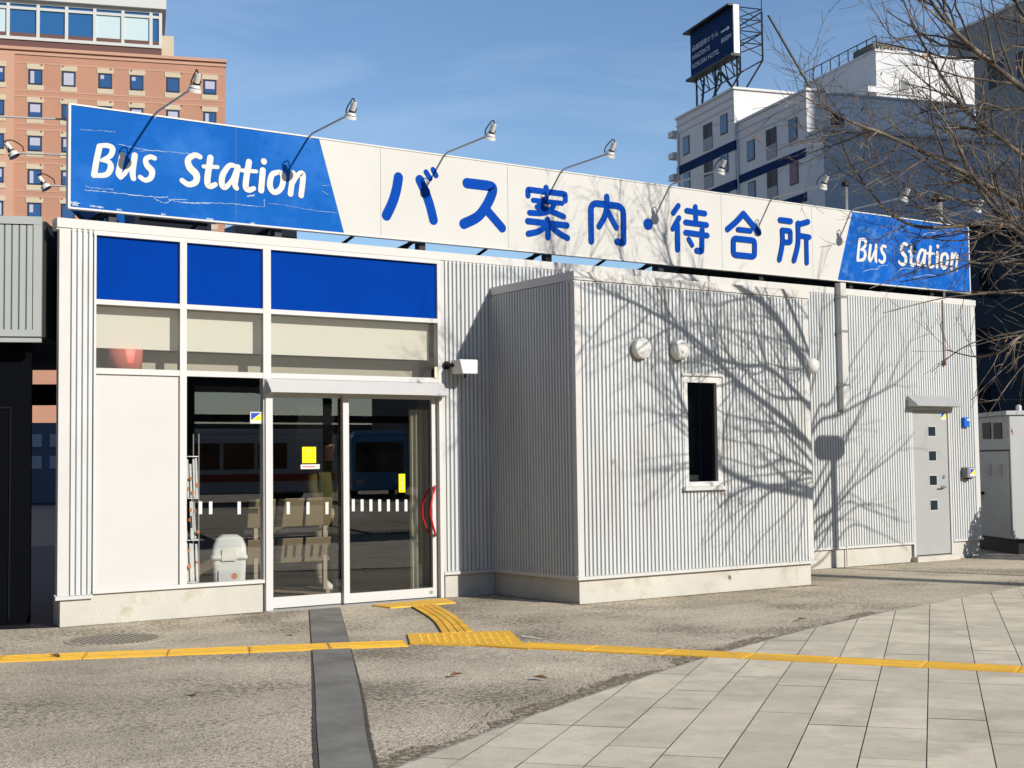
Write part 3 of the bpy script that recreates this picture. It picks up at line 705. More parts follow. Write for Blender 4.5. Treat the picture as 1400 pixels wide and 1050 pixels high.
tv = thing('television', 'black hanging television tilted down inside the left sliding door', 'television', (3.03, 1.1, 2.2))
m = MB(); m.hexa([(2.80, 1.02, 1.67), (3.24, 1.02, 1.67), (3.24, 1.08, 1.66), (2.80, 1.08, 1.66)], [(2.80, .92, 2.06), (3.24, .92, 2.06), (3.24, .98, 2.07), (2.80, .98, 2.07)]); m.build('screen', BLACK, tv, bevel=.006)
m = MB(); m.tube([(3.02, 1.03, 1.95), (3.02, 1.03, 2.98)], .02, 8); m.build('ceiling_pole', STEEL, tv)
pt = thing('curtain', 'olive grey folded curtain hanging at the right edge inside the doors', 'curtain', (3.88, .24, .06))
m = MB(); n_ = 44; pr_ = [(3.755+.235*i/n_, .24+.028*math.sin(i*1.35)+.012*math.sin(i*.47), 0) for i in range(n_+1)]
for i in range(n_):
    a, b = Vector(pr_[i]), Vector(pr_[i+1]); m.quad(a+Vector((0, 0, .07)), b+Vector((0, 0, .07)), b+Vector((0, 0, 1.98)), a+Vector((0, 0, 1.98)))
m.build('cloth', mat('curtain_olive', (.52, .50, .40), .85, var=.08), pt, smooth=True); m = MB(); m.tube([(3.74, .24, 1.99), (4.02, .24, 1.99)], .012, 8); m.build('rod', STEEL, pt)
pn = thing('notice_stand', 'black notice stand with grey papers behind the right sliding door', 'notice stand', (4.0, 1.7, .046))
m = MB(); m.box(3.55, 4.02, 1.7, 1.74, .72, 1.38); m.build('board', BLACK, pn)
m = MB(); m.box(3.60, 3.64, 1.7, 1.74, .046, .719); m.box(3.93, 3.97, 1.7, 1.74, .046, .719); m.build('leg', STEEL, pn)
m = MB(); m.box(3.82, 4.0, 1.69, 1.699, .8, 1.0); m.build('paper', STGREY, pn)

# ------------------------------------------------------------------ person standing inside the left door
def skin_mesh(name, verts, edges, radii, m, parent, sub=2, root=0):
    me = bpy.data.meshes.new(name); org = origin(parent)
    me.from_pydata([Vector(v)-org for v in verts], edges, []); o = bpy.data.objects.new(name, me); COL.objects.link(o); o.parent = parent
    mod = o.modifiers.new('skin', 'SKIN'); mod.use_smooth_shade = True
    for i, v in enumerate(me.skin_vertices[0].data):
        r_ = radii[i]; v.radius = r_ if hasattr(r_, '__len__') else (r_, r_); v.use_root = (i == root)
    s_ = o.modifiers.new('sub', 'SUBSURF'); s_.levels = sub; s_.render_levels = sub
    me.materials.append(m); return o
px, py, pz = 3.43, 1.5, .046
pe = thing('person', 'person in olive jacket and beige trousers standing inside the left sliding door', 'person', (px, py, pz))
def P(x, y, z): return (px+x, py+y, pz+z)
SKIN = mat('skin', (.45, .27, .19), .5)
V = [P(0, 0, .90), P(0, 0, 1.10), P(0, .01, 1.28), P(0, .01, 1.38), P(0, -.01, 1.45), P(0, -.02, 1.53), P(0, -.025, 1.62),
     P(.17, .01, 1.35), P(.21, .0, 1.10), P(.17, -.10, .92), P(.14, -.16, .88), P(-.17, .01, 1.35), P(-.21, .0, 1.10), P(-.17, -.10, .92), P(-.14, -.16, .88),
     P(.09, 0, .84), P(.10, .0, .48), P(.10, .02, .09), P(-.09, 0, .84), P(-.10, 0, .48), P(-.10, .02, .09)]
Ed = [(0, 1), (1, 2), (2, 3), (3, 4), (4, 5), (5, 6), (2, 7), (7, 8), (8, 9), (9, 10), (2, 11), (11, 12), (12, 13), (13, 14), (0, 15), (15, 16), (16, 17), (0, 18), (18, 19), (19, 20)]
Rd = [(.15, .11), (.14, .105), (.15, .11), (.07, .07), (.05, .05), (.07, .08), (.072, .085), .06, .045, .036, .028, .06, .045, .036, .028, .085, .062, .042, .085, .062, .042]
skin_mesh('body', V, Ed, Rd, SKIN, pe)
skin_mesh('jacket', [V[0], V[1], V[2], P(0, .005, 1.40), V[7], V[8], P(.175, -.085, .95), V[11], V[12], P(-.175, -.085, .95), P(0, 0, .80)], [(0, 1), (1, 2), (2, 3), (2, 4), (4, 5), (5, 6), (2, 7), (7, 8), (8, 9), (0, 10)], [(.185, .14), (.175, .135), (.18, .135), (.085, .085), .085, .068, .056, .085, .068, .056, (.185, .14)], mat('olive_jacket', (.06, .056, .012), .8, var=.15, vscale=8), pe)
skin_mesh('trousers', [P(0, 0, .90), V[15], V[16], P(.10, .02, .12), V[18], V[19], P(-.10, .02, .12)], [(0, 1), (1, 2), (2, 3), (0, 4), (4, 5), (5, 6)], [(.16, .12), .105, .082, .065, .105, .082, .065], mat('beige_trousers', (.30, .25, .16), .8), pe)
skin_mesh('hair', [P(0, .01, 1.56), P(0, .005, 1.66), P(0, -.03, 1.70)], [(0, 1), (1, 2)], [(.078, .07), (.085, .095), (.06, .07)], mat('hair', (.012, .01, .009), .5), pe, root=1)
for sx in (-.10, .10):
    m = MB(); loft(m, [[Vector(P(sx+a*.048, -.09+b*.145, z)) for a, b in ((-1, -.8), (-.5, -1), (.5, -1), (1, -.8), (1, .8), (.6, 1), (-.6, 1), (-1, .8))] for z in (0.0, .045)]+[[Vector(P(sx+a*.042, -.02+b*.075, .095)) for a, b in ((-1, -.8), (-.5, -1), (.5, -1), (1, -.8), (1, .8), (.6, 1), (-.6, 1), (-1, .8))]])
    m.build('shoe', mat('white_shoe', (.62, .60, .55), .6), pe, smooth=True)
m = MB()
for sx in (-.028, .028): m.lathe(P(sx, -.108, 1.60), (0, -1, 0), [(0, .011), (.006, .006)], 8)
m.build('eyes', BLACK, pe); m = MB(); m.lathe(P(0, -.105, 1.565), (0, -1, -.2), [(0, .016), (.025, .008)], 8); m.build('nose', SKIN, pe)
for sx in (-1, 1):
    hx, hy, hz = .14*sx, -.165, .875
    fing = [((hx, hy, hz)), (hx-.02*sx, hy-.05, hz-.03)]
    V2 = [P(hx, hy, hz), P(hx-.012*sx, hy-.04, hz-.035)]; E2 = [(0, 1)]; R2 = [.022, .03]
    for k in range(4):
        i = len(V2); o_ = (k-1.5)*.017
        V2 += [P(hx-.018*sx+o_*.5, hy-.065, hz-.06+o_), P(hx-.03*sx+o_*.5, hy-.085-.004*k, hz-.085+o_), P(hx-.045*sx+o_*.5, hy-.08, hz-.105+o_)]; E2 += [(1, i), (i, i+1), (i+1, i+2)]; R2 += [.009, .0085, .0075]
    i = len(V2); V2 += [P(hx-.04*sx, hy-.03, hz-.02), P(hx-.055*sx, hy-.055, hz-.04)]; E2 += [(1, i), (i, i+1)]; R2 += [.010, .0085]
    skin_mesh('hand', V2, E2, R2, SKIN, pe, sub=1)

# ------------------------------------------------------------------ rooftop sign
SY = .10
sg = thing('rooftop_sign', 'long blue and white sign reading Bus Station on the station roof', 'sign', (6.5, .3, 3.64))
ZS0, ZS1 = 3.772, 4.712
Xs0, Xs1 = .128, 12.99
XaT, XaB, XbT, XbB = 2.634, 2.912, 10.56, 10.24
def sp(u, v): p = on(u, v, 1, SY); return (p.x, p.z)
for name, ring, m_ in (('blue_panel', [(Xs0, ZS0), (XaB, ZS0), (XaT, ZS1), (Xs0, ZS1)], SIGNBLUE), ('white_panel', [(XaB+.002, ZS0), (XbB-.002, ZS0), (XbT-.002, ZS1), (XaT+.002, ZS1)], SIGNWHITE), ('blue_panel', [(XbB, ZS0), (Xs1, ZS0), (Xs1, ZS1), (XbT, ZS1)], SIGNWORN)):
    MB().prism([(x, SY, z) for x, z in ring], (0, .05, 0)).build(name, m_, sg)
# edge trim and seams
m = MB(); m.box(Xs0-.02, Xs1+.02, SY-.008, SY+.06, ZS1, ZS1+.014); m.box(Xs0-.02, Xs1+.02, SY-.008, SY+.06, ZS0-.016, ZS0); m.box(Xs0-.022, Xs0, SY-.008, SY+.06, ZS0, ZS1); m.box(Xs1, Xs1+.022, SY-.008, SY+.06, ZS0, ZS1); m.build('edge_trim', LAMPW, sg)
m = MB()
for k in range(1, 8):
    x = Xs0+(Xs1-Xs0)*k/8
    m.box(x-.002, x+.002, SY-.0006, SY+.0, ZS0, ZS1)
m.build('seam', mat('seam_grey', (.10, .13, .20), .7), sg)
# frame behind and angled second face running back on the left
m = MB(); L2 = Vector((.45, .89, 0)).normalized()
for (z0, z1) in ((3.80, 3.86), (4.62, 4.68)):
    m.box(Xs0+.1, Xs1-.1, SY+.07, SY+.13, z0, z1)
k = 0
x = .5
while x < 12.8:
    m.box(x, x+.075, SY+.055, SY+.15, 3.50, 4.66)
    m.tube([(x+.04, SY+.14, 3.86), (x+.04, SY+1.0, 3.52)], .026, 5)
    for dx in (.45, -.5):
        m.tube([(x+.04, SY+.16, 3.80), (x+.04+dx, SY+.7, 3.50)], .022, 5)
    m.tube([(x+.95, SY+.16, 3.79), (x+.65, SY+.5, 3.50)], .018, 5)
    x += 1.67
m.box(Xs0+.05, Xs1-.05, SY+.16, SY+.20, 3.79, 3.82)
m.build('support_frame', STEEL, sg)
m = MB(); a = Vector((Xs0+.005, SY+.065, 0)); b = a+L2*5.2; n = Vector((L2.y, -L2.x, 0))*.05
ring = [a, b, b+n, a+n*1.0]; m.hexa([p+Vector((0, 0, ZS0)) for p in ring], [p+Vector((0, 0, ZS1)) for p in ring]); m.build('side_panel', SIGNBLUE, sg)
# writing
GL = []
def crop(o, s): return lambda p: sp(o[0]+p[0]/s, o[1]+p[1]/s)
class Glyphs:
    def __init__(s, m_): s.mb = MB(); s.y = SY-.002; s.strokes = []; s.m = m_
    def end(s, name):
        s.mb.build(name, s.m, sg); s.mb = MB(); s.strokes.append(None)
    def stroke(s, f, pts, wz, scale, smooth=True, tf=None, closed=False):
        path = smooth_path([f(p)+(0,) for p in pts], 7) if smooth else corner_path([f(p)+(0,) for p in pts])
        path = [(p[0], p[1]) for p in path]
        c_ = pts[len(pts)//2]; q0, q1 = f((c_[0], c_[1]-5)), f((c_[0], c_[1]+5)); mpp = math.hypot(q1[0]-q0[0], q1[1]-q0[1])/10
        if hasattr(wz, '__len__'):
            n = len(path); ww = []
            for i in range(n):
                t = i/(n-1)*(len(wz)-1); k = min(int(t), len(wz)-2); ww.append((wz[k]+(wz[k+1]-wz[k])*(t-k))*mpp)
        else: ww = wz*mpp
        if s.m is LETBLUE: ww = ww*1.10
        s.strokes.append((path, ww)); s.y -= .00035
        ribbon(s.mb, path, ww, s.y)
    def dot(s, f, c_, r):
        q0, q1 = f((c_[0], c_[1]-5)), f((c_[0], c_[1]+5)); rr_ = r*math.hypot(q1[0]-q0[0], q1[1]-q0[1])/10; q = f(c_); s.y -= .00035
        s.strokes.append((q, rr_)); s.mb.poly([(q[0]+rr_*math.cos(t*math.pi/12), s.y, q[1]+rr_*math.sin(t*math.pi/12)) for t in range(24)])
jp = Glyphs(LETBLUE); A = crop((510, 220), 7)
for pts, wz in (([(243, 158), (222, 280), (185, 400), (128, 522)], 92), ([(447, 182), (500, 300), (545, 430), (578, 565)], 88), ([(507, 108), (545, 168)], 50), ([(574, 84), (602, 140)], 50)): jp.stroke(A, pts, wz, 7)
jp.end('character')
jp.stroke(A, [(898, 213), (1040, 230), (1122, 243), (1146, 268), (1130, 335), (1080, 435), (1000, 535), (868, 602)], 90, 7); jp.stroke(A, [(1095, 478), (1235, 642)], 80, 7)
jp.end('character'); A = crop((705, 240), 7)
jp.stroke(A, [(290, 118), (291, 165)], 55, 7); jp.stroke(A, [(117, 192), (117, 134), (473, 178), (474, 240)], 52, 7, False)
for pts, wz in (([(165, 236), (445, 266)], 44), ([(292, 215), (255, 260), (205, 300)], 48), ([(205, 300), (330, 340), (457, 393)], 52), ([(372, 270), (330, 330), (250, 360), (132, 356)], 50), ([(115, 436), (490, 478)], 55), ([(303, 424), (308, 590)], 58), ([(280, 490), (215, 535), (120, 557)], 54), ([(345, 492), (410, 550), (495, 598)], 54)): jp.stroke(A, pts, wz, 7)
jp.end('character'); jp.stroke(A, [(722, 628), (717, 260), (1028, 298), (1032, 648), (968, 632)], 58, 7, False)
jp.stroke(A, [(870, 203), (872, 290), (850, 390), (797, 486)], 56, 7); jp.stroke(A, [(880, 345), (925, 430), (962, 500)], 52, 7); jp.end('character'); jp.dot(A, (1265, 465), 55); jp.end('dot')
A = crop((900, 270), 6.364)
for pts, wz in (([(172, 72), (128, 135)], 45), ([(178, 178), (124, 272)], 45), ([(163, 235), (166, 452)], 50), ([(245, 115), (403, 140)], 45), ([(320, 82), (325, 220)], 45), ([(235, 216), (418, 240)], 45), ([(236, 305), (423, 331)], 45), ([(262, 362), (292, 415)], 40)): jp.stroke(A, pts, wz, 6.4)
jp.stroke(A, [(379, 282), (375, 470), (332, 462)], 48, 6.4, False)
jp.end('character'); jp.stroke(A, [(737, 142), (670, 215), (600, 275)], 50, 6.4); jp.stroke(A, [(737, 142), (805, 225), (872, 308)], 50, 6.4); jp.stroke(A, [(690, 279), (800, 291)], 42, 6.4)
jp.stroke(A, [(740, 365), (835, 376), (834, 516), (650, 498), (650, 356), (740, 365)], 48, 6.4, False)
jp.end('character')
for pts, wz in (([(1056, 196), (1148, 208)], 46), ([(1298, 212), (1212, 236)], 46), ([(1215, 330), (1310, 346)], 42), ([(1284, 350), (1288, 568)], 42)): jp.stroke(A, pts, wz, 6.4)
jp.stroke(A, [(1090, 286), (1146, 292), (1146, 392), (1088, 388)], 42, 6.4, False); jp.stroke(A, [(1074, 284), (1076, 400), (1050, 540)], 45, 6.4); jp.stroke(A, [(1211, 225), (1211, 400), (1177, 548)], 45, 6.4)
jp.end('character')
en = Glyphs(LETWHITE); A = crop((110, 180), 8.75)
for pts, wz in (([(228, 178), (190, 350), (162, 520)], 72), ([(225, 168), (325, 168), (382, 205), (355, 290), (250, 345)], (50, 60, 72, 62, 40)), ([(255, 342), (340, 365), (360, 435), (305, 515), (165, 525)], (40, 60, 76, 64, 52)), ([(500, 280), (470, 420), (455, 500), (478, 545)], (74, 74, 74, 60)), ([(478, 545), (545, 480), (610, 360)], (60, 52, 40)), ([(648, 285), (622, 480), (632, 560)], (74, 74, 66)), ([(885, 318), (835, 302), (778, 335), (795, 405), (852, 470), (840, 550), (775, 582), (712, 545)], (58, 58, 62, 74, 78, 66, 56, 56))): en.stroke(A, pts, wz, 8.75)
en.end('word'); A = crop((230, 190), 7)
for pts, wz in (([(302, 172), (250, 155), (188, 200), (205, 275), (265, 340), (262, 410), (195, 437), (130, 398)], (50, 52, 60, 72, 72, 60, 52, 50)), ([(402, 182), (372, 400), (398, 452), (450, 436)], (64, 64, 58, 46)), ([(335, 264), (470, 270)], 38), ([(655, 268), (585, 255), (520, 345), (512, 435), (548, 462), (612, 385), (655, 268)], (40, 50, 60, 62, 50, 40, 40)), ([(664, 272), (636, 430), (652, 472)], (58, 58, 48)), ([(770, 222), (738, 440), (768, 488), (818, 474)], (62, 62, 56, 44)), ([(700, 302), (840, 312)], 38), ([(902, 302), (886, 492)], 62), ([(1060, 317), (990, 345), (970, 450), (1012, 512), (1078, 470), (1098, 360), (1060, 317)], (44, 56, 62, 52, 56, 62, 44)), ([(1192, 330), (1166, 526)], 58), ([(1178, 450), (1232, 352), (1285, 345), (1268, 540)], (36, 48, 60, 58))): en.stroke(A, pts, wz, 7)
en.dot(A, (912, 217), 31)
en.end('word')
# the same words, narrower, at the right end
Xl0, Xl1 = sp(124, 240)[0], sp(417, 260)[0]; Xr0, Xr1 = sp(1170, 340)[0], sp(1309.5, 355)[0]; sc_ = (Xr1-Xr0)/(Xl1-Xl0)
zl = sp(130, 242)[1]; zr = sp(1171, 357)[1]; zsl = (sp(417, 268)[1]-zl)/(Xl1-Xl0); zsr = (sp(1309, 369)[1]-zr)/(Xr1-Xr0); zk = (33/48)*((sp(1171, 325)[1]-sp(1171, 357)[1])/32)/((sp(130, 200)[1]-sp(130, 242)[1])/42)
e2 = MB(); yy = SY-.002
def mapr(x, z): return (Xr0+(x-Xl0)*sc_, zr+zsr*(x-Xl0)*sc_+(z-zl-zsl*(x-Xl0))*zk)
for s_ in en.strokes:
    yy -= .00035
    if s_ is None: e2.build('word', LETWHITE, sg); e2 = MB(); continue
    if isinstance(s_[0], tuple): q = mapr(*s_[0]); e2.poly([(q[0]+s_[1]*.95*math.cos(t*math.pi/12), yy, q[1]+s_[1]*.95*math.sin(t*math.pi/12)) for t in range(24)])
    else:
        w_ = [a_*.9 for a_ in s_[1]] if hasattr(s_[1], '__len__') else s_[1]*.9
        ribbon(e2, [mapr(*p) for p in s_[0]], w_, yy)
# creases where the film has split
yy = SY-.003; rg = random.Random(9)
A1_ = crop((90, 140), 6.175); A2_ = crop((230, 190), 5.6); A3_ = crop((1150, 300), 7.78)
for f, pts, wz in ((A1_, [(120, 230), (300, 240), (425, 250)], 5), (A1_, [(430, 350), (600, 388), (770, 410), (1040, 432)], 7), (A1_, [(620, 412), (760, 408)], 5), (A1_, [(160, 705), (230, 722), (400, 735)], 7), (A1_, [(155, 742), (300, 752), (480, 772), (760, 800), (860, 800)], 9), (A1_, [(745, 812), (840, 850), (900, 820), (1020, 822)], 8), (A1_, [(985, 845), (1120, 853), (1235, 850)], 9), (A2_, [(0, 462), (110, 488), (240, 488), (480, 496), (600, 510), (735, 520)], 7), (A2_, [(735, 518), (733, 460)], 7), (A2_, [(760, 492), (900, 510), (1100, 545), (1290, 567)], 4), (A1_, [(430, 905), (470, 912)], 24), (A1_, [(800, 945), (840, 948)], 20), (A1_, [(340, 55), (420, 65)], 14), (A1_, [(690, 103), (830, 120)], 12), (A1_, [(1060, 155), (1090, 158)], 12), (A1_, [(40, 850), (110, 862)], 40), (A1_, [(200, 872), (320, 890)], 20), (A2_, [(290, 612), (345, 615)], 16), (A2_, [(625, 645), (660, 650)], 18), (A2_, [(1175, 360), (1245, 355)], 4), (A2_, [(600, 440), (660, 430)], 14), (A2_, [(1180, 400), (1225, 432)], 4), (A3_, [(225, 560), (290, 535), (380, 528), (400, 500), (490, 485)], 9), (A3_, [(500, 200), (540, 120), (560, 60)], 8), (A3_, [(600, 560), (650, 520), (760, 530)], 10), (A3_, [(850, 180), (930, 140), (1000, 150)], 10), (A3_, [(760, 620), (900, 590), (1000, 600)], 8)):
    path = smooth_path([f(p)+(0,) for p in pts], 10); yy -= .0002
    q0, q1 = f((pts[0][0], pts[0][1])), f((pts[0][0], pts[0][1]+10)); mpp = abs(q1[1]-q0[1])/10
    m = MB(); ribbon(m, [(p[0]+rg.uniform(-.004, .004), p[1]+rg.uniform(-.004, .004)) for p in path], [wz*mpp*rg.uniform(.25, 1.0) for _ in path], yy, cap=False)
    m.build('film_crease', PEEL, sg)

# ------------------------------------------------------------------ sign lamps
def spotlight(root, d, L, label, rise=.03, K=.68):
    t = thing('sign_lamp', label, 'lamp', root, 'lamps on arms over the rooftop sign'); r0 = Vector(root); d = Vector(d).normalized()
    up = Vector((0, 0, 1)); e = r0+d*L+up*rise
    MB().tube([r0-d*.06-up*.10, r0-d*.01, r0+d*.04+up*.012, e], .0105, 6).build('arm', ARMGREY, t)
    ax = (d*-.55-up*.85).normalized()                         # lamp looks down and back at the board
    c_ = e+d*.04+up*.045
    h = MB(); h.lathe(c_-ax*.09*K, ax, [(0, .034*K), (.0, .040*K), (.13*K, .044*K), (.135*K, .036*K)], 12); h.build('housing', LAMPW, t, smooth=False)
    MB().lathe(c_+ax*.03*K, ax, [(0, .048*K), (.022*K, .048*K)], 12).build('collar', BLACK, t)
    rf_ = MB(); rf_.lathe(c_+ax*.045*K, ax, [(0, .036*K), (.03*K, .058*K), (.07*K, .083*K), (.10*K, .092*K)], 16, caps=False); rf_.lathe(c_+ax*.085*K, ax, [(0, .08*K), (.012*K, .075*K), (.018*K, .0001)], 16, caps=False)
    rf_.build('reflector', LAMPG, t, smooth=True)
    b_ = MB(); s_ = d.cross(up).normalized(); b_.tube([e, e+d*.02-s_*.05*K+up*.015, c_-s_*.055*K, c_-s_*.04*K+ax*.03*K], .008, 5); b_.build('bracket', BLACK, t)
    cb = MB(); pts = [c_-ax*.09*K, c_-ax*.14*K+s_*.02, c_-ax*.15*K-d*.08, c_-ax*.05*K-d*.14, e-d*.10+up*.02]
    cb.tube(smooth_path(pts, 5), .0065, 5); cb.build('cable', BLACK, t, smooth=True)
    return t
Lw = ['bare lamp on an arm above the word Bus at the left end of the sign', 'lamp on an arm over the slanted edge where blue meets white on the sign', 'lamp on an arm over the first blue Japanese character of the sign', 'lamp on an arm over the third blue Japanese character of the sign', 'lamp on an arm over the round blue dot of the sign', 'lamp on an arm over the last two blue Japanese characters of the sign', 'lamp on an arm among branches over the right slanted edge of the sign', 'rightmost lamp above the sign, past its right end letters']
for (u, v), lb_ in zip(((213, 157), (425, 186), (610, 213), (770, 235), (918, 253), (1056, 274), (1166, 291), (1266, 304)), Lw):
    p = on(u, v, 1, SY-.02); spotlight((p.x, SY-.02, ZS1+.02), (0, -1, 0), .98 if u == 213 else .86, lb_)
nL = Vector((-L2.y, L2.x, 0))
for s_, lb_ in ((.15, 'long bare lamp arm sticking out left of the sign, highest of three'), (1.66, 'middle lamp of the three on arms left of the sign'), (3.3, 'lowest and farthest lamp of the three on arms left of the sign')):
    p = Vector((Xs0, SY, 0))+L2*s_+nL*.06; spotlight((p.x, p.y, ZS1-.11), nL, .80, lb_)

# ------------------------------------------------------------------ roof clutter
def roofbox(name, x0, x1, y0, y1, z0, z1, m_, label, cat):
    t = thing(name, label, cat, ((x0+x1)/2, (y0+y1)/2, z0)); MB().box(x0, x1, y0, y1, z0, z1).build('casing', m_, t, bevel=.01)
    f = MB()
    for k in range(5): zz = z0+.05+(z1-z0-.1)*k/5; f.box(x0+.05, x1-.05, y0-.012, y0-.002, zz, zz+(z1-z0)*.06)
    f.build('louvre', STEEL, t); return t
roofbox('air_conditioner', .95, 1.75, .75, 1.05, 3.50, 3.95, mat('ac_white', (.62, .60, .54), .5), 'pale air conditioner under the left end of the sign', 'air conditioner')
roofbox('air_conditioner', 2.05, 2.75, .85, 1.15, 3.50, 3.90, mat('ac_beige', (.50, .45, .36), .5), 'beige air conditioner under the slanted blue edge of the sign', 'air conditioner')
t = thing('roof_duct', 'long black duct box under the right half of the sign', 'duct', (10.4, .6, 3.5)); MB().box(7.75, 12.85, .45, .95, 3.50, 3.93).build('casing', mat('duct_black', (.010, .013, .018), .6), t)
MB().box(7.73, 12.87, .44, .96, 3.931, 3.945).build('lid', STEEL, t)
for (u, v0, v1, rr_, cap, lb_) in ((1156, 256, 300, .03, True, 'thin roof vent pipe with flat cap behind the sign'), (1283, 276, 320, .06, False, 'stout pale roof vent pipe near the right end of the sign')):
    a = on(u, v0, 1, 1.2); t = thing('vent_pipe', lb_, 'vent pipe', (a.x, 1.2, 3.5)); MB().tube([(a.x, 1.2, 3.5), (a.x, 1.2, a.z)], rr_, 12).build('pipe', GREYSTEEL, t, smooth=True)
    MB().lathe((a.x, 1.2, a.z+.02), (0, 0, 1), [(0, rr_*2), (.05, rr_*1.9), (.09, rr_*.6)], 12).build('cap', STEEL, t)

# ------------------------------------------------------------------ things fixed to the walls
t = thing('wall_speaker', 'white box shaped wall light on a bracket beside the entrance hood', 'wall light', (4.2, -.1, 2.42))
m = MB(); m.hexa([(4.08, -.30, 2.335), (4.25, -.33, 2.335), (4.27, -.10, 2.345), (4.08, -.08, 2.345)], [(4.06, -.27, 2.49), (4.27, -.30, 2.49), (4.29, -.10, 2.49), (4.07, -.08, 2.49)]); m.build('housing', LAMPW, t, bevel=.012)
m = MB(); m.tube([(4.05, .0, 2.44), (4.05, -.10, 2.44), (4.09, -.14, 2.43)], .02, 8); m.lathe((4.05, -.018, 2.44), (0, -1, 0), [(0, .045), (.02, .045)], 10); m.tube([(4.17, -.2, 2.335), (4.17, -.2, 2.30)], .014, 6); m.build('bracket', BLACK, t)
p = on(594, 512, 1, -.03)
setp(MB().box(3.90, 3.935, -.035, -.023, 2.305, 2.42).build('small_sensor', mat('sensor_ivory', (.75, .68, .42), .5), None), 'small ivory sensor at the right end of the frosted band over the entrance', 'sensor')
for (u, v, lb_) in ((880, 476, 'left round white vent hood on the ribbed front, in full sun'), (932.5, 478, 'right round white vent hood above the narrow window')):
    a = on(u, v, 1, YB-.10); t = thing('vent_hood', lb_, 'vent', (a.x, YB, a.z), 'round vent hoods on the projecting block')
    m = MB(); m.lathe((a.x, YB, a.z), (0, -1, 0), [(0, .105), (.09, .108), (.105, .10), (.115, .07)], 24); m.build('cover', LAMPW, t, smooth=False); MB().lathe((a.x, YB-.0141, a.z), (0, -1, 0), [(0, .125), (.012, .125)], 24).build('flange', GREYSTEEL, t)
a = on(1112, 500, 1, -.14); t = thing('wall_lamp', 'round white wall lamp right of the projecting block corner', 'lamp', (a.x, 0, a.z))
m = MB(); m.lathe((a.x, -.05, a.z), (0, -1, 0), [(0, .06), (.03, .095), (.09, .10), (.13, .08), (.15, .03)], 20); m.build('globe', LAMPW, t, smooth=True); m = MB(); m.box(a.x-.03, a.x+.03, -.05, -.012, a.z-.05, a.z+.05); m.lathe((a.x+.09, -.1, a.z-.03), (0, -1, 0), [(0, .025), (.05, .025)], 8); m.build('mount', GREYSTEEL, t)
t = thing('downpipe', 'white square downpipe on the right wall, stopping above head height', 'downpipe', (10.1, -.07, 2.05))
m = MB(); m.box(10.05, 10.15, -.115, -.02, 2.05, 3.70); m.build('pipe', WHITE, t)
for zz in (2.35, 3.05, 3.5): MB().box(10.035, 10.165, -.12, -.012, zz, zz+.03).build('strap', GREYSTEEL, t)
m = MB(); m.tube([(10.13, -.03, 2.05), (10.13, -.03, .02)], .010, 6); m.build('conduit', WHITE, t)
t = thing('conduit', 'thin rusty conduit hanging from the coping above the steel door', 'conduit', (12.19, -.04, 2.7)); m = MB(); m.tube([(12.20, -.04, 3.60), (12.20, -.04, 3.18), (12.20, -.04, 2.75)], .010, 6); m.build('pipe', mat('rusty', (.27, .20, .165), .8, var=.3, vscale=12), t); m = MB(); m.lathe((12.20, -.04, 2.69), (0, 0, 1), [(0, .03), (.06, .03)], 8); m.build('end_box', mat('rust_dark', (.13, .06, .04), .8), t)
t = thing('key_box', 'small blue box high on the wall right of the steel door', 'box', (12.61, -.05, 1.82)); MB().box(12.55, 12.67, -.075, -.014, 1.83, 1.965).build('case', mat('box_blue', (.01, .12, .50), .4), t, bevel=.006); MB().box(12.60, 12.665, -.079, -.0751, 1.92, 1.945).build('label', STWHITE, t)
t = thing('alarm_box', 'grey alarm box with blue and yellow sticker low right of the steel door', 'alarm box', (12.6, -.06, 1.1)); MB().box(12.51, 12.70, -.13, -.014, 1.12, 1.265).build('case', mat('box_grey', (.20, .20, .21), .5), t, bevel=.006); duo_sticker(t, 12.56, 12.68, 1.14, 1.25, -.131, 'sticker')
MB().lathe((12.60, -.07, 1.10), (0, 0, 1), [(0, .05), (.018, .055)], 12).build('sounder', BLACK, t)

# ------------------------------------------------------------------ neighbouring building on the left
aN = R(22); dN = Vector((-math.cos(aN), math.sin(aN), 0)); sN = Vector((math.sin(R(27)), math.cos(R(27)), 0)); o0 = Vector((-.115, .126, 0))
nb = thing('neighbour_building', 'black walled building with grey ribbed overhang beside the station corner', 'building', o0)
far = o0+dN*9; ZN0, ZN1 = 2.60, 3.59
m = MB(); corr(m, (far.x, far.y), tuple((o0+dN*.07).xy), ZN0+.04, ZN1-.01, pitch=.062, dep=.02, flat=.66); m.build('fascia', GREYRIB, nb)
m = MB(); m.tube([o0+dN*.035+Vector((0, 0, ZN0)), o0+dN*.035+Vector((0, 0, ZN1))], .001, 3)
def slabN(mb, a, b, c_, d_, z0, z1): mb.hexa([p+Vector((0, 0, z0)) for p in (a, b, c_, d_)], [p+Vector((0, 0, z1)) for p in (a, b, c_, d_)])
nn = Vector((dN.y, -dN.x, 0))*-1                         # outward (towards viewer)
if nn.y > 0: nn = -nn
m = MB(); e1 = o0-dN*.0; slabN(m, far+nn*.024, o0+nn*.024, o0-nn*.05, far-nn*.05, ZN1, ZN1+.07); slabN(m, far+nn*.022, o0+nn*.022, o0-nn*.05, far-nn*.05, ZN0-.02, ZN0+.04); slabN(m, far+nn*.012, o0+nn*.012, o0-nn*.05, far-nn*.05, ZN0-.07, ZN0-.032)
slabN(m, o0+dN*.07+nn*.021, o0+nn*.021, o0-nn*.05, o0+dN*.07-nn*.05, ZN0+.04, ZN1)
m.build('trim', GREYRIB, nb)
bk = o0+sN*4.3
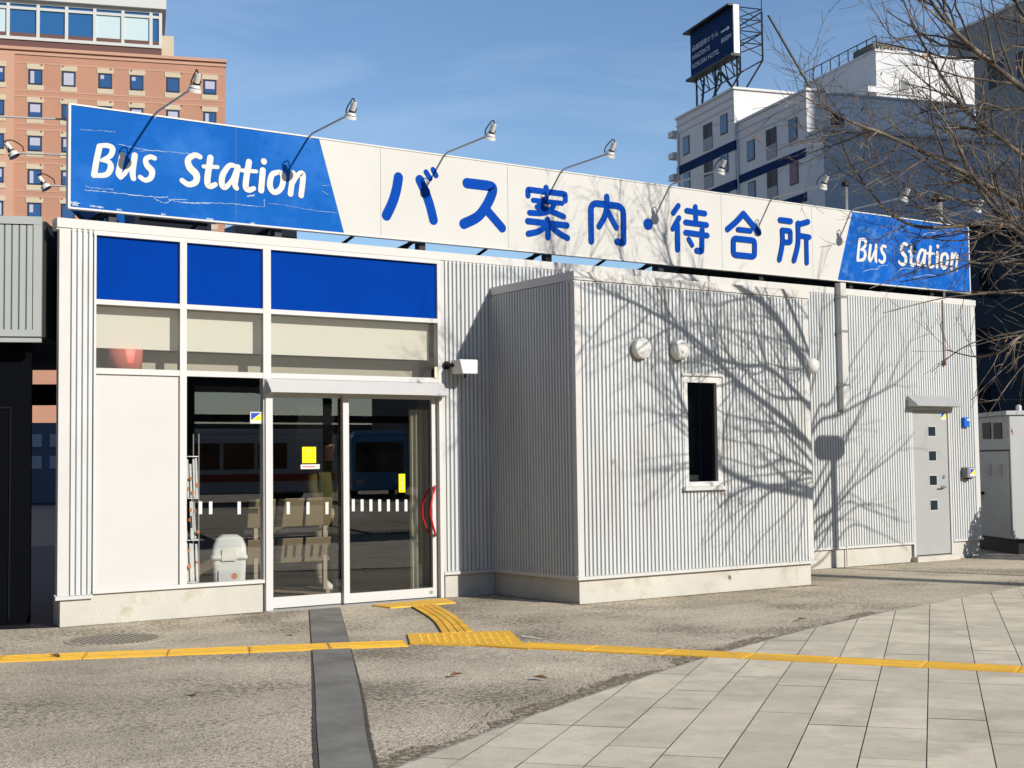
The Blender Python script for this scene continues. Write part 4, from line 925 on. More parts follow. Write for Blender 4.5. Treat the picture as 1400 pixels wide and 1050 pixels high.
m = MB(); slabN(m, far-nn*.052, o0-nn*.052-dN*.03, bk, far+sN*4.3, ZN0-.02, ZN1+.04); m.build('roof', mat('neighbour_dark', (.02, .022, .025), .6), nb)
m = MB(); slabN(m, bk+dN*3-sN*.2, bk-dN*.6-sN*.2, bk-dN*.6, bk+dN*3, 2.16, 2.40); m.build('beam', mat('beam_dark', (.015, .017, .02), .7), nb)
wc = o0+dN*.10-nn*.25
m = MB(); slabN(m, far-nn*.25, wc, wc+Vector((-.1, 4.0, 0)), far-nn*4, 0, ZN0-.021); m.build('wall', DARKWALL, nb)
m = MB(); dd = wc+dN*.18; 
for t0, t1, z0, z1 in ((.0, .012, .05, 1.95), (.33, .342, .05, 1.95), (.0, .342, 1.95, 1.965)):
    slabN(m, dd+dN*t1+nn*.012, dd+dN*t0+nn*.012, dd+dN*t0+nn*.002, dd+dN*t1+nn*.002, z0, z1)
m.build('door_frame', mat('dark_trim', (.010, .011, .012), .5, spec=.1), nb)
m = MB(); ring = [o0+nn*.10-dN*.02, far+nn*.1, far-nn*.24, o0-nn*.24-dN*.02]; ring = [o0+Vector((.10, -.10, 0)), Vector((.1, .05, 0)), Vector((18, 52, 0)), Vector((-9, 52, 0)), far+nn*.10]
m.poly([p+Vector((0, 0, .004)) for p in ring]); o = struct(m, 'shade_floor', SHADEFLOOR)  # dark sheet: shade of the entrance and passage put into the ground colour

# ------------------------------------------------------------------ bare tree (trunk just outside the picture on the right)
T0 = Vector((10.20, -5.05, 0)); FK = Vector((10.16, -4.95, 2.35))
tree = thing('bare_tree', 'leafless tree with spreading twigs and a few brown dead leaves', 'tree', T0)
tk = MB(); tk.tube([T0-Vector((0, 0, .1)), T0+Vector((.0, .0, .12)), T0+Vector((.01, .02, .8)), T0+Vector((-.03, .06, 1.6)), FK, FK+Vector((.06, .05, .7))], [.27, .22, .19, .18, .155, .10], 12); tk.build('trunk', BARK, tree, smooth=True)
rg = random.Random(21); BR = MB(); TW = MB(); LEAFPTS = []
def wander(p, d, L, n, wob, lift, bend=None):
    pts = [p.copy()]; st_ = L/n
    for i in range(n):
        d = (d+Vector((rg.uniform(-wob, wob), rg.uniform(-wob, wob), rg.uniform(-wob, wob)+lift))).normalized()
        pts.append(pts[-1]+d*st_)
    return pts
def safe(p): return p.y < -.35 and not (XB-.3 < p.x < XE+.25 and p.y > YB-.35)
DENS = 1.0
def twigs(path, r0, r1, level):
    n = len(path)-1
    L = sum((path[i+1]-path[i]).length for i in range(n))
    if level == 0: return
    cnt = int(L*{3: 4.2, 2: 6.2, 1: 8.0}[level]*DENS)
    for k in range(cnt):
        f = rg.uniform(.12, 1.0); i = min(int(f*n), n-1); t_ = f*n-i; p = path[i].lerp(path[i+1], t_)
        d0 = (path[i+1]-path[i]).normalized(); sd_ = d0.orthogonal().normalized(); sd_ = Matrix.Rotation(rg.uniform(0, 6.283), 3, d0) @ sd_
        d = (d0*rg.uniform(.55, 1.1)+sd_*rg.uniform(.5, 1.0)+Vector((0, 0, .10))).normalized()
        rr0 = (r0+(r1-r0)*f)*.62
        Lc = {3: rg.uniform(.55, 1.35), 2: rg.uniform(.30, .75), 1: rg.uniform(.12, .38)}[level]*(1.1-.4*f)
        pts = wander(p, d, Lc, {3: 6, 2: 4, 1: 3}[level], .22, .03)
        if not safe(pts[-1]): continue
        ra = max(min(rr0, {3: .014, 2: .0075, 1: .0042}[level]), .0026); rb = max(ra*.35, .0016)
        (BR if level == 3 else TW).tube(pts, [ra+(rb-ra)*j/(len(pts)-1) for j in range(len(pts))], 5 if level == 3 else 3, caps=False)
        if level == 1 and rg.random() < .025: LEAFPTS.append(pts[-1])
        twigs(pts, ra, rb, level-1)
def limb(pts, r0, r1, lv=3, start=True):
    P_ = ([FK+Vector((0, 0, rg.uniform(-.15, .5)))] if start else [])+[Vector(p) for p in pts]
    path = smooth_path(P_, 5); n = len(path)
    BR.tube(path, [r0+(r1-r0)*(i/(n-1))**.8 for i in range(n)], 7, caps=False); twigs(path, r0*.8, r1, lv)
# limbs seen against the sky and the sign
limb([dp(1520, 345, 13.3), dp(1400, 284, 13.0), dp(1303, 228, 12.8), dp(1214, 186, 12.5), dp(1160, 165, 12.3), dp(1095, 130, 12.2)], .045, .006)
limb([dp(1500, 190, 13.3), dp(1400, 122, 13.0), dp(1328, 64, 12.9), dp(1290, 25, 12.8), dp(1262, -15, 12.8)], .05, .012)
limb([dp(1530, 340, 13.6), dp(1400, 299, 13.5), dp(1330, 307, 13.4), dp(1264, 311, 13.3), dp(1226, 298, 13.2), dp(1197, 271, 13.1), dp(1163, 222, 13.0), dp(1150, 190, 13.0)], .032, .005)
limb([dp(1560, 360, 13.8), dp(1400, 215, 13.8), dp(1320, 150, 13.8), dp(1262, 60, 13.9), dp(1235, 0, 14)], .04, .008)
limb([dp(1540, 440, 13.4), dp(1440, 440, 13.0), dp(1392, 462, 12.8), dp(1368, 481, 12.8), dp(1335, 488, 12.9), dp(1292, 478, 13.0)], .026, .004, 2)
limb([dp(1540, 380, 12.6), dp(1440, 345, 12.4), dp(1370, 300, 12.4), dp(1330, 240, 12.4), dp(1300, 180, 12.5), dp(1265, 130, 12.6)], .038, .007)
limb([dp(1560, 100, 14), dp(1420, 40, 14), dp(1380, -20, 14)], .045, .012)
limb([dp(1540, 370, 14.0), dp(1420, 330, 14.1), dp(1350, 350, 14.1), dp(1290, 375, 14.2), dp(1230, 385, 14.2)], .026, .004, 2)
DENS = .38
# limbs whose shadows fan over the ribbed walls
def shp(u, v, s, yw): q = on(u, v, 1, yw); return q+SUND*(s/ -SUND.y)
for pts, r0 in (([(1180, 600, 3.4), (1102, 551, 3.3), (1066, 546, 3.2), (1042, 535, 3.1), (1007, 499, 2.9), (968, 464, 2.7), (942, 447, 2.6)], .034), ([(1180, 640, 3.5), (1104, 609, 3.3), (1066, 585, 3.1), (1030, 576, 2.9), (992, 569, 2.7), (960, 560, 2.6), (880, 585, 2.4)], .024), ([(1180, 690, 3.4), (1105, 645, 3.2), (1066, 626, 3.0), (1038, 611, 2.9), (995, 604, 2.7), (930, 590, 2.5)], .022), ([(1180, 690, 3.6), (1105, 646, 3.5), (1068, 628, 3.4), (1038, 641, 3.2), (988, 628, 3.0), (930, 623, 2.8), (868, 632, 2.6)], .020), ([(1180, 680, 3.2), (1105, 648, 3.0), (1054, 650, 2.8), (992, 659, 2.6), (950, 690, 2.5)], .018), ([(1175, 660, 3.3), (1105, 655, 3.2), (1050, 675, 3.0), (1010, 715, 2.9), (980, 765, 2.8)], .020), ([(1175, 670, 3.5), (1107, 660, 3.4), (1080, 695, 3.3), (1040, 735, 3.2), (1015, 770, 3.1)], .016), ([(1180, 650, 3.0), (1107, 668, 2.9), (1095, 715, 2.8), (1085, 760, 2.8)], .016), ([(1170, 690, 3.3), (1105, 648, 3.2), (1080, 666, 3.1), (1049, 676, 3.0), (1000, 705, 2.9), (960, 745, 2.8)], .018), ([(1190, 560, 3.6), (1102, 483, 3.6), (1030, 459, 3.5), (992, 452, 3.4), (930, 440, 3.3)], .026), ([(1190, 560, 4.0), (1130, 470, 4.0), (1090, 420, 4.0), (1060, 390, 4.0), (1040, 340, 4.0)], .022), ([(1190, 590, 3.9), (1120, 520, 3.8), (1060, 440, 3.7), (980, 400, 3.6), (900, 385, 3.5)], .016)):
    limb([shp(u, v, s, YB) for u, v, s in pts], r0, .004, 2 if r0 < .03 else 3)
for pts, r0 in (([(1106, 596, 4.9), (1146, 568, 4.8), (1200, 538, 4.6), (1225, 523, 4.5), (1260, 490, 4.4)], .034), ([(1109, 718, 4.9), (1137, 699, 4.7), (1161, 669, 4.5), (1222, 620, 4.3), (1250, 590, 4.2)], .032), ([(1112, 571, 5.0), (1130, 555, 5.0), (1161, 500, 5.0), (1200, 440, 5.0)], .026), ([(1110, 740, 4.8), (1145, 712, 4.6), (1180, 690, 4.5), (1225, 700, 4.3)], .024), ([(1120, 770, 4.6), (1160, 720, 4.5), (1200, 730, 4.4), (1240, 750, 4.3)], .018), ([(1109, 760, 4.6), (1150, 690, 4.4), (1190, 700, 4.2), (1235, 715, 4.0)], .022), ([(1120, 650, 5.2), (1150, 600, 5.4), (1180, 560, 5.6), (1205, 470, 5.8)], .026), ([(1115, 500, 5.1), (1120, 430, 5.2), (1135, 330, 5.3)], .024)):
    limb([shp(u, v, s, 0) for u, v, s in pts], r0, .005, 2 if r0 < .027 else 3)
DENS = .4
for k in range(5):                                       # more limbs on the far side of the crown
    a = R(20-50*k+rg.uniform(-12, 12)); d = Vector((math.cos(a), math.sin(a)-.35, rg.uniform(.35, 1.1))).normalized(); limb(wander(FK, d, rg.uniform(3, 4), 6, .12, .05)[1:], .045, .008, 2)
BR.build('branches', BARK, tree, smooth=True); TW.build('twigs', BARK, tree)
lf = MB()
for p in LEAFPTS:
    s_ = rg.uniform(.016, .042); a = Vector((rg.uniform(-1, 1), rg.uniform(-1, 1), -1.2)).normalized(); b = a.orthogonal().normalized()*s_*.7; n_ = a.cross(b).normalized()*s_*.4; tip = p+a*s_*2
    lf.add([p, p+a*s_+b+n_, tip, p+a*s_-b+n_, p+a*s_-n_*.3], [(0, 1, 4), (1, 2, 4), (2, 3, 4), (3, 0, 4)])
if lf.v: lf.build('dead_leaves', DEADLEAF, tree)

# road sign on a pole, outside the picture, whose shadow stands on the right wall
base_ = Vector((9.945, -.09, 0))+Vector((SUND.x, SUND.y, 0))*(3.15/-SUND.y); pz = on(1137, 610, 1, 0).z+SUND.z/-SUND.y*3.24
rs = thing('road_sign', 'pole sign with a rounded plate, its shadow on the right wall', 'road sign', base_)
m = MB(); m.tube([base_, base_+Vector((0, 0, pz+.05))], .05, 10); m.build('pole', GREYSTEEL, rs, smooth=True)
def plate_ring(yo): return [Vector((base_.x-.05+sx*(.28-.13)+.13*math.cos(R(a0+k*15)), base_.y-.06+yo, pz+sz*.03+.13*math.sin(R(a0+k*15)))) for sx, sz, a0 in ((1, 1, 0), (-1, 1, 90), (-1, -1, 180), (1, -1, 270)) for k in range(7)]
m = MB(); loft(m, [plate_ring(-.015), plate_ring(0)]); m.build('plate', STBLUE, rs)
# low bush added outside the picture to shade the foot of the right wall
sh = thing('shade_shrub', 'low rounded bush added out of view to shade the station wall foot', 'shade_shrub', (13.45, -1.45, 0)); rg = random.Random(4); m = MB()
for k in range(2600):
    th, ph = rg.uniform(0, 6.283), math.acos(rg.uniform(-.2, 1)); r_ = rg.uniform(.55, 1)**.5; p = Vector((13.45+.52*r_*math.sin(ph)*math.cos(th), -1.45+.42*r_*math.sin(ph)*math.sin(th), .40+1.0*r_*math.cos(ph))); a = Vector((rg.uniform(-1, 1), rg.uniform(-1, 1), rg.uniform(-.3, 1))).normalized()*.05; b = a.orthogonal()*.5; m.quad(p, p+a*.5+b, p+a, p+a*.5-b)
m.build('foliage', mat('shrub_leaf', (.05, .075, .03), .6, island=.4), sh); m = MB()
for k in range(5): m.tube([(13.45, -1.45, 0), (13.45+rg.uniform(-.2, .2), -1.45+rg.uniform(-.2, .2), .7)], .012, 5)
m.build('stem', BARK, sh)

# fallen leaves
rg = random.Random(11)
for k, (u, v, lb_) in enumerate(((1096, 847, 'curled brown leaf on the asphalt by the corner of the paving'), (75, 897, 'dead leaf on the left yellow tactile line'), (271, 948, 'dead leaf on the asphalt left of the dark trench strip'), (624, 923, 'dead leaf on the asphalt below the tactile junction'), (739, 927, 'dead leaf on the asphalt right of the tactile junction'), (402, 866, 'orange dead leaf beside the dark trench strip near the door'))):
    p = G(u, v, .016); s_ = .06; a = Vector((math.cos(k*2.1), math.sin(k*2.1), 0)); b = Vector((-a.y, a.x, 0))
    m = MB(); up = Vector((0, 0, .018)); m.add([p-a*s_, p+b*s_*.55+up, p+a*s_+up*.4, p-b*s_*.55+up, p+up*.1], [(0, 4, 1), (1, 4, 2), (2, 4, 3), (3, 4, 0)]); setp(m.build('fallen_leaf', DEADLEAF), lb_, 'leaf', 'dead leaves on the ground')

# ------------------------------------------------------------------ background buildings
class Face:
    """a vertical wall plane: origin on the wall, e along it, n outward"""
    def __init__(s, O, ang):
        s.e = Vector((math.sin(ang), math.cos(ang), 0)); s.n = Vector((s.e.y, -s.e.x, 0)); s.O = Vector((O.x, O.y, 0))
    def hit(s, u, v):
        r_ = ray(u, v); t_ = (s.O-CAM).dot(s.n)/r_.dot(s.n); p = CAM+r_*t_; return ((p-s.O).dot(s.e), p.z)
    def pt(s, a, z, o=0): return s.O+s.e*a+s.n*o+Vector((0, 0, z))
    def box(s, mb, a0, a1, z0, z1, o0_, o1_):
        mb.hexa([s.pt(a0, z0, o1_), s.pt(a1, z0, o1_), s.pt(a1, z0, o0_), s.pt(a0, z0, o0_)], [s.pt(a0, z1, o1_), s.pt(a1, z1, o1_), s.pt(a1, z1, o0_), s.pt(a0, z1, o0_)])
BRICK = mat('brick_red', (.41, .215, .143), .8, var=.06, vscale=.3, coords='Object')
BRICKL = mat('brick_band', (.47, .275, .19), .8, var=.05, vscale=.3); SAND = mat('sand_panel', (.50, .42, .30), .8, var=.05, vscale=.4)
WFRAME = mat('dark_window_frame', (.02, .03, .05), .4); WGLASS = mat('blue_window_glass', (.02, .07, .19), .08, spec=.8); CURTAIN = mat('curtain', (.40, .40, .48), .7)
hf = Face(dp(160, 100, 125), R(109.4))
ht = thing('brick_hotel', 'tall orange brick hotel with a glazed top floor', 'building', hf.pt(0, 0))
aR, zR = hf.hit(308, 86); aL = hf.hit(-150, 60)[0]; aP = hf.hit(20, 100)[0]; zTop = hf.hit(150, 76)[1]
m = MB(); hf.box(m, aL, aR, 0, zTop, -22, 0); m.build('wall', BRICK, ht)
m = MB(); hf.box(m, aL, aR+.12, zTop, zTop+.28, -22.1, .2); hf.box(m, aL, aR+.06, zTop-.4, zTop-.15, -22.05, .1); hf.box(m, aL, aP, 0, zTop-.46, .0, .35); m.build('cornice', BRICKL, ht)
rowz = [hf.hit(49, y_)[1] for y_ in (105.5, 150)]; pitch = 2.0*0+ (hf.hit(49, 105.5)[1]-hf.hit(49, 288)[1])/4
cols = [hf.hit(x_, 106)[0] for x_ in (48.5, 94, 144, 187, 236.5, 287)]
dcol = cols[2]-cols[0]; cols = [cols[0]-dcol+.3, cols[1]-dcol]+cols
ww = hf.hit(58, 106)[0]-hf.hit(39, 106)[0]; wh = hf.hit(48, 95)[1]-hf.hit(48, 116)[1]
z1 = hf.hit(49, 105.5)[1]
sand = MB(); bands = MB(); drip = MB()
for r_ in range(9):
    zc = z1-pitch*r_; off = .0
    hf.box(bands, aP, aR, zc+wh*.5+.50, zc+wh*.5+.62, 0, .03); hf.box(bands, aP, aR, zc-wh*.5-.62, zc-wh*.5-.50, 0, .03)
    for k, cx in enumerate(cols):
        o1 = .36 if cx < aP else .0
        wn_ = MB(); hf.box(wn_, cx-ww*.5, cx+ww*.5, zc-wh*.5, zc+wh*.5, o1, o1+.035); o = wn_.build('window', WFRAME, ht)
        for z0_, z1_ in ((zc+wh*.5+.02, zc+wh*.5+.48), (zc-wh*.5-.48, zc-wh*.5-.02)): sand = MB(); hf.box(sand, cx-ww*.62, cx+ww*.62, z0_, z1_, o1, o1+.05); sand.build('sand_panel', SAND, o)
        gl = MB(); hf.box(gl, cx-ww*.40, cx+ww*.40, zc-wh*.40, zc+wh*.40, o1+.036, o1+.042); gl.build('pane', WGLASS, o)
        rw = random.Random(r_*31+k*7)
        if rw.random() < .6:
            h_ = rw.choice([.25, .5, .78]); wdt = rw.choice([.40, .40, -.05]); gl = MB(); hf.box(gl, cx-ww*.36, cx+ww*(wdt-.04), zc+wh*(.38-h_), zc+wh*.38, o1+.043, o1+.047); gl.build('curtain', CURTAIN, o)
    for k in (1, 3, 5): 
        c_ = (cols[2+k-1]+cols[2+k])*.5
        for dx in (-.45, .45): hf.box(drip, c_+dx*2-.07, c_+dx*2+.07, zc+wh*.5+.35, zc+wh*.5+.47, 0, .10)
bands.build('string_course', BRICKL, ht); drip.build('vent_cap', mat('brown_vent', (.25, .09, .05), .7), ht)
m = MB(); ptop = hf.hit(120, 4)[1]
a222 = hf.hit(221, 40)[0]
hf.box(m, aL, a222, zTop+.36, zTop+1.6, -14, -.05); m.build('parapet', mat('brown_parapet', (.13, .065, .055), .7), ht)
zb_, zt_ = hf.hit(120, 56)[1], hf.hit(120, 7)[1]
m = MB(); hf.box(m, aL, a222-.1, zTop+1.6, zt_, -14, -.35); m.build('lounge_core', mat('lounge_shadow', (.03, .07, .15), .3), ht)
PALE = mat('pale_blind', (.46, .56, .58), .5); fm = MB(); gm = MB(); zmid = hf.hit(120, 17)[1]
xs = [-160, -119, -78, -36, 6, 10, 52, 91, 129, 168, 206, 219]
av = [hf.hit(x_, 30)[0] for x_ in (-108, -70, -30, 11, 52, 91, 129.5, 168, 206.5, 219.5)]; av[0] = aL
for k in range(len(av)): hf.box(fm, av[k]-.14, av[k]+.14, zb_, zt_, -.30, .0)
for k in range(len(av)-1):
    a0, a1 = av[k]+.14, av[k+1]-.14
    hf.box(fm, a0, a1, zmid-.12, zmid+.12, -.28, -.02); hf.box(fm, a0, a1, zt_-.3, zt_, -.28, -.02)
    pale = k in (2, 6, 7)
    hf.box(gm, a0, a1, zmid+.12, zt_-.3, -.24, -.16)
    if pale: pm_ = MB(); hf.box(pm_, a0, a1, zb_, zmid-.12, -.24, -.16); pm_.build('lounge_blind', PALE, ht)
    else: hf.box(gm, a0, a1, zb_, zmid-.12, -.24, -.16)
hf.box(fm, aL, a222, zb_-.28, zb_, -.36, .08)
hf.box(fm, aL, a222+.4, zt_, zt_+1.3, -14, .45)
fm.build('lounge_frame', mat('lounge_white', (.52, .52, .49), .5), ht); gm.build('lounge_glass', mat('lounge_blue', (.02, .10, .26), .07, spec=.6), ht)
m = MB(); a_ = hf.hit(224, 60)[0]; hf.box(m, a_-.4, a_+.9, zTop+.36, zTop+2.3, -1.5, -.4); m.build('roof_unit', SAND, ht)

# low blue office block seen through the gap on the left
of = Face(dp(68, 620, 60), R(105)); ob = thing('office_block', 'low blue grey office seen through the gap beside the station', 'building', of.pt(0, 0))
m = MB(); z_ = of.hit(68, 578)[1]; of.box(m, -6, 3, 0, z_, -8, 0); m.build('wall', mat('office_blue', (.06, .08, .12), .7), ob)
for r_ in range(2):
    for k in range(-5, 3):
        m = MB(); of.box(m, k*.75, k*.75+.42, z_-.75-.95*r_-.3, z_-.75-.95*r_+.25, 0, .03); m.build('window', mat('office_window', (.25, .28, .32), .3), ob)

# white hotel with navy bands
WH = mat('hotel_white', (.62, .62, .62), .7, var=.03, vscale=.2); NAVY = mat('hotel_navy', (.006, .028, .10), .7, spec=.05); PIPE = mat('hotel_pipe', (.55, .55, .54), .5)
hA = R(15.3)
h1 = Face(dp(1003, 122, 106.5), hA+math.pi)                 # left wall of the rear wing; e runs towards the viewer
wh_ = thing('white_hotel', 'white hotel with navy bands and a stepped left side', 'building', h1.pt(0, 0))
def wallblock(fc, aF, zt, wid, name='wall'):
    m = MB(); fc.box(m, aF, 0, 0, zt, -wid, 0); return m
zt1 = h1.hit(1003, 122)[1]; aF1 = h1.hit(925, 165)[0]
m = MB(); h1.box(m, aF1, 0, 0, zt1, -13, 0)
corner2 = h1.hit(1009, 175)
# second wing: nearer and further right
O2 = dp(1102, 124, 97); h2 = Face(O2, hA+math.pi); zt2 = h2.hit(1102, 124)[1]; aF2 = h2.hit(1006, 176)[0]
h2.box(m, aF2, 0, 0, zt2, -1.6, 0); m.build('wall', WH, wh_)
m = MB()
for fc, aF, zt in ((h1, aF1, zt1), (h2, aF2, zt2)):
    fc.box(m, aF, .08, zt-.62, zt-.50, 0, .07); fc.box(m, aF, .08, zt-1.25, zt-1.13, 0, .06); fc.box(m, aF-.1, .15, zt, zt+.18, -1.5 if fc is h2 else -12.9, .12)
    fc.box(m, aF+.25, aF+.45, 0, zt-1.3, 0, .15)
m.build('parapet_trim', PIPE, wh_)
m = MB()
st_h = (h1.hit(985, 185)[1]-h1.hit(985, 238)[1]); st_h2 = h2.hit(1084, 177.5)[1]-h2.hit(1084, 237.5)[1]
BSTEP = 1.0
# bands: rear wing under the top storey, front wing one lower line
zA0, zA1 = h1.hit(1000, 194)[1], h1.hit(1000, 207)[1]
zB0, zB1 = h2.hit(1100, 203)[1], h2.hit(1100, 215)[1]
for fc, aF, zt, zb, wd in ((h1, aF1, zA0, zA1, .5), (h2, aF2, zB0, zB1, 1.6)):
    for k in range(5):
        fc.box(m, aF-.06, .06, zb-k*(st_h if fc is h1 else st_h2), zt-k*(st_h if fc is h1 else st_h2), -wd, .06)
m.build('navy_band', NAVY, wh_)
def hwin(fc, u, v, w_px, h_px, glass=True, rows=1):
    a0, zc = fc.hit(u, v); aw = fc.hit(u+w_px/2, v)[0]-fc.hit(u-w_px/2, v)[0]; hh = fc.hit(u, v-h_px/2)[1]-fc.hit(u, v+h_px/2)[1]
    for r_ in range(rows):
        zz = zc-(st_h if fc is h1 else st_h2)*r_
        if glass:
            m = MB(); fc.box(m, a0-aw/2, a0+aw/2, zz-hh/2, zz+hh/2, 0, .05); o = m.build('window', WFRAME, wh_)
            m = MB(); fc.box(m, a0-aw*.42, a0+aw*.42, zz-hh*.44, zz+hh*.44, .051, .058); m.build('pane', mat('hotel_glass', (.035, .10, .17), .1, spec=.7), o)
        else:
            m = MB(); fc.box(m, a0-aw/2, a0+aw/2, zz-hh/2, zz+hh/2, 0, .03); o = m.build('window', mat('stair_recess', (.06, .065, .07), .6), wh_)
            m = MB(); fc.box(m, a0-aw*.5, a0+aw*.5, zz-hh/2, zz-hh*.05, .031, .06); m.build('panel', mat('stair_panel', (.30, .31, .33), .6), o)
            m = MB(); fc.box(m, a0-aw*.5, a0-aw*.12, zz-hh*.04, zz+hh*.5, .031, .05); m.build('curtain', STEEL, o)
hwin(h1, 938.5, 199, 8.5, 25, rows=6); hwin(h1, 968, 187, 12, 36, False, rows=6); hwin(h1, 990, 170, 9.5, 27, rows=6)
hwin(h2, 1027, 206, 10, 28, rows=6); hwin(h2, 1055, 196, 14, 41, False, rows=6); hwin(h2, 1084.5, 177.5, 11.5, 31, rows=6)
m = MB()
for k in range(5):
    zz = h1.hit(925, 183)[1]-st_h*k*.6; q = h1.pt(aF1, zz); h1.box(m, aF1-.9, aF1-.01, zz-.25, zz+.25, -1.2, .4)
m.build('balcony_end', PIPE, wh_)
# front mass stepping forward and down to the right
f3f = Face(dp(1125, 129, 98.2), hA+R(90)); z3 = f3f.hit(1126, 128)[1]
m = MB(); f3f.box(m, .02, 13, 0, z3, -6, 0); m.build('front_wing', mat('hotel_grey_white', (.72, .72, .72), .7, var=.04, vscale=.2), wh_)
m = MB(); a0, zc = f3f.hit(1145, 172); f3f.box(m, a0-.55, a0+.55, zc-.9, zc+.9, 0, .05); o = m.build('window', WFRAME, wh_); m = MB(); f3f.box(m, a0-.45, a0+.45, zc-.8, zc+.1, .051, .06); m.build('pane', WGLASS, o)
m = MB(); f3f.box(m, a0+1.3, a0+1.38, 0, z3-2, 0, .1); f3f.box(m, .02, 13, z3, z3+.15, -6, .1); m.build('pipe', PIPE, wh_)

# white tower behind
f4 = Face(dp(1197, 70, 112), hA+math.pi); tw = thing('white_tower', 'sunlit white tower block with roof railing behind the bare branches', 'building', f4.pt(0, 0)); z4 = f4.hit(1197, 70)[1]; f4f = Face(f4.pt(0, 0), hA+R(90))
wid4 = f4f.hit(1331, 80)[0]; aF4 = f4.hit(1100, 128)[0]
m = MB(); f4.box(m, aF4, 0, 0, z4, -wid4, 0); m.build('wall', WH, tw)
m = MB(); f4.box(m, aF4, .1, z4, z4+.2, -wid4-.1, .1); f4.box(m, aF4, 0, z4-3.4, z4-2.9, 0, .8); m.build('parapet', PIPE, tw)
m = MB()
for k in range(9): p = f4.pt(aF4*k/8, z4+.2, -.1); m.tube([p, p+Vector((0, 0, 1.1))], .05, 5)
m.tube([f4.pt(aF4, z4+1.3, -.1), f4.pt(.0, z4+1.3, -.1)], .05, 5); m.build('railing', STEEL, tw)
for (u, v, w_px, h_px) in ((1236.5, 117.5, 13.5, 16.5), (1237, 177, 16, 18)):
    a0, zc = f4f.hit(u, v); aw = f4f.hit(u+w_px/2, v)[0]-f4f.hit(u-w_px/2, v)[0]; hh = f4f.hit(u, v-h_px/2)[1]-f4f.hit(u, v+h_px/2)[1]
    m = MB(); f4f.box(m, a0-aw/2, a0+aw/2, zc-hh/2, zc+hh/2, 0, .06); o = m.build('window', mat('tower_frame', (.55, .53, .45), .6), tw); m = MB(); f4f.box(m, a0-aw*.4, a0+aw*.4, zc-hh*.4, zc+hh*.4, .061, .07); m.build('pane', mat('tower_glass', (.16, .18, .17), .2), o)
a0, zc = f4f.hit(1255, 71); aw = f4f.hit(1277, 71)[0]-f4f.hit(1233, 71)[0]; zt = f4f.hit(1255, 46)[1]
t = thing('rooftop_unit', 'dark slatted cooling unit on the white tower roof', 'roof unit', f4f.pt(a0, z4+.2, -4)); m = MB(); f4f.box(m, a0-aw/2, a0+aw/2, z4+.2, zt+.3, -7, -4); m.build('casing', mat('unit_dark', (.10, .09, .08), .7), t); m = MB()
for k in range(9): f4f.box(m, a0-aw/2+.1+k*aw/9, a0-aw/2+.1+k*aw/9+aw*.05, z4+.4, zt, -4, -3.9)
m.build('slat', mat('unit_slat', (.25, .22, .19), .7), t)

# grey lower block with flat roof line, and dark shaded block below it
f5 = Face(dp(1126, 205, 84), hA+math.pi); gb = thing('grey_annex', 'plain grey annex wall under the white tower', 'building', f5.pt(0, 0)); f5f = Face(f5.pt(0, 0), hA+R(90)); z5 = f5f.hit(1250, 188)[1]
m = MB(); f5.box(m, -2, 0, 0, z5, -34, 0); m.build('wall', mat('annex_grey', (.60, .61, .63), .75, var=.06, vscale=.15), gb); m = MB(); f5.box(m, -2, .15, z5, z5+.2, -34.2, .15); m.build('coping', PIPE, gb)
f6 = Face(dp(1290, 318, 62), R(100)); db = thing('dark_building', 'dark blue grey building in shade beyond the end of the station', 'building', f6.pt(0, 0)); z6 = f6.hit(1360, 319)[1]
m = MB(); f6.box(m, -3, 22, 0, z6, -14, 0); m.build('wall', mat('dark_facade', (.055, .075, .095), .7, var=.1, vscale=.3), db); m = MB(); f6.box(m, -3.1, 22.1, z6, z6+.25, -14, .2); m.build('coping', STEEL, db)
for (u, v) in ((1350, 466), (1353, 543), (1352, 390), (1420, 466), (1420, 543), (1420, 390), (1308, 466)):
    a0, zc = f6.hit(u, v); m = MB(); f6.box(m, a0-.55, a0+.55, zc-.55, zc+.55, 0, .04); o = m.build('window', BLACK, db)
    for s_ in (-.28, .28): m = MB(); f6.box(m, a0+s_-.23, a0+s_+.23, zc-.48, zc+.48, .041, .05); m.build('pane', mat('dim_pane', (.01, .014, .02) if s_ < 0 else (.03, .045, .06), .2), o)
# tall dark block rising at the top right corner
f7 = Face(dp(1390, 6, 140), R(15.3)+math.pi); rb = thing('corner_block', 'tall grey shaded block behind the white tower', 'building', f7.pt(0, 0)); z7 = f7.hit(1390, 6)[1]
m = MB(); f7.box(m, f7.hit(1296, 60)[0], 6, 0, z7, -18, 0); m.build('wall', mat('corner_grey', (.20, .21, .22), .75, var=.1, vscale=.3), rb)
m = MB(); f7.box(m, f7.hit(1296, 60)[0], 6, z7, z7+.3, -18, .15); m.build('coping', PIPE, rb)
m = MB()
for k in range(2): a0 = 1.0-k*4.5; f7.box(m, a0-1.2, a0+1.2, z7-7.6, z7-5.0, 0, .04)
m.build('window', BLACK, rb)
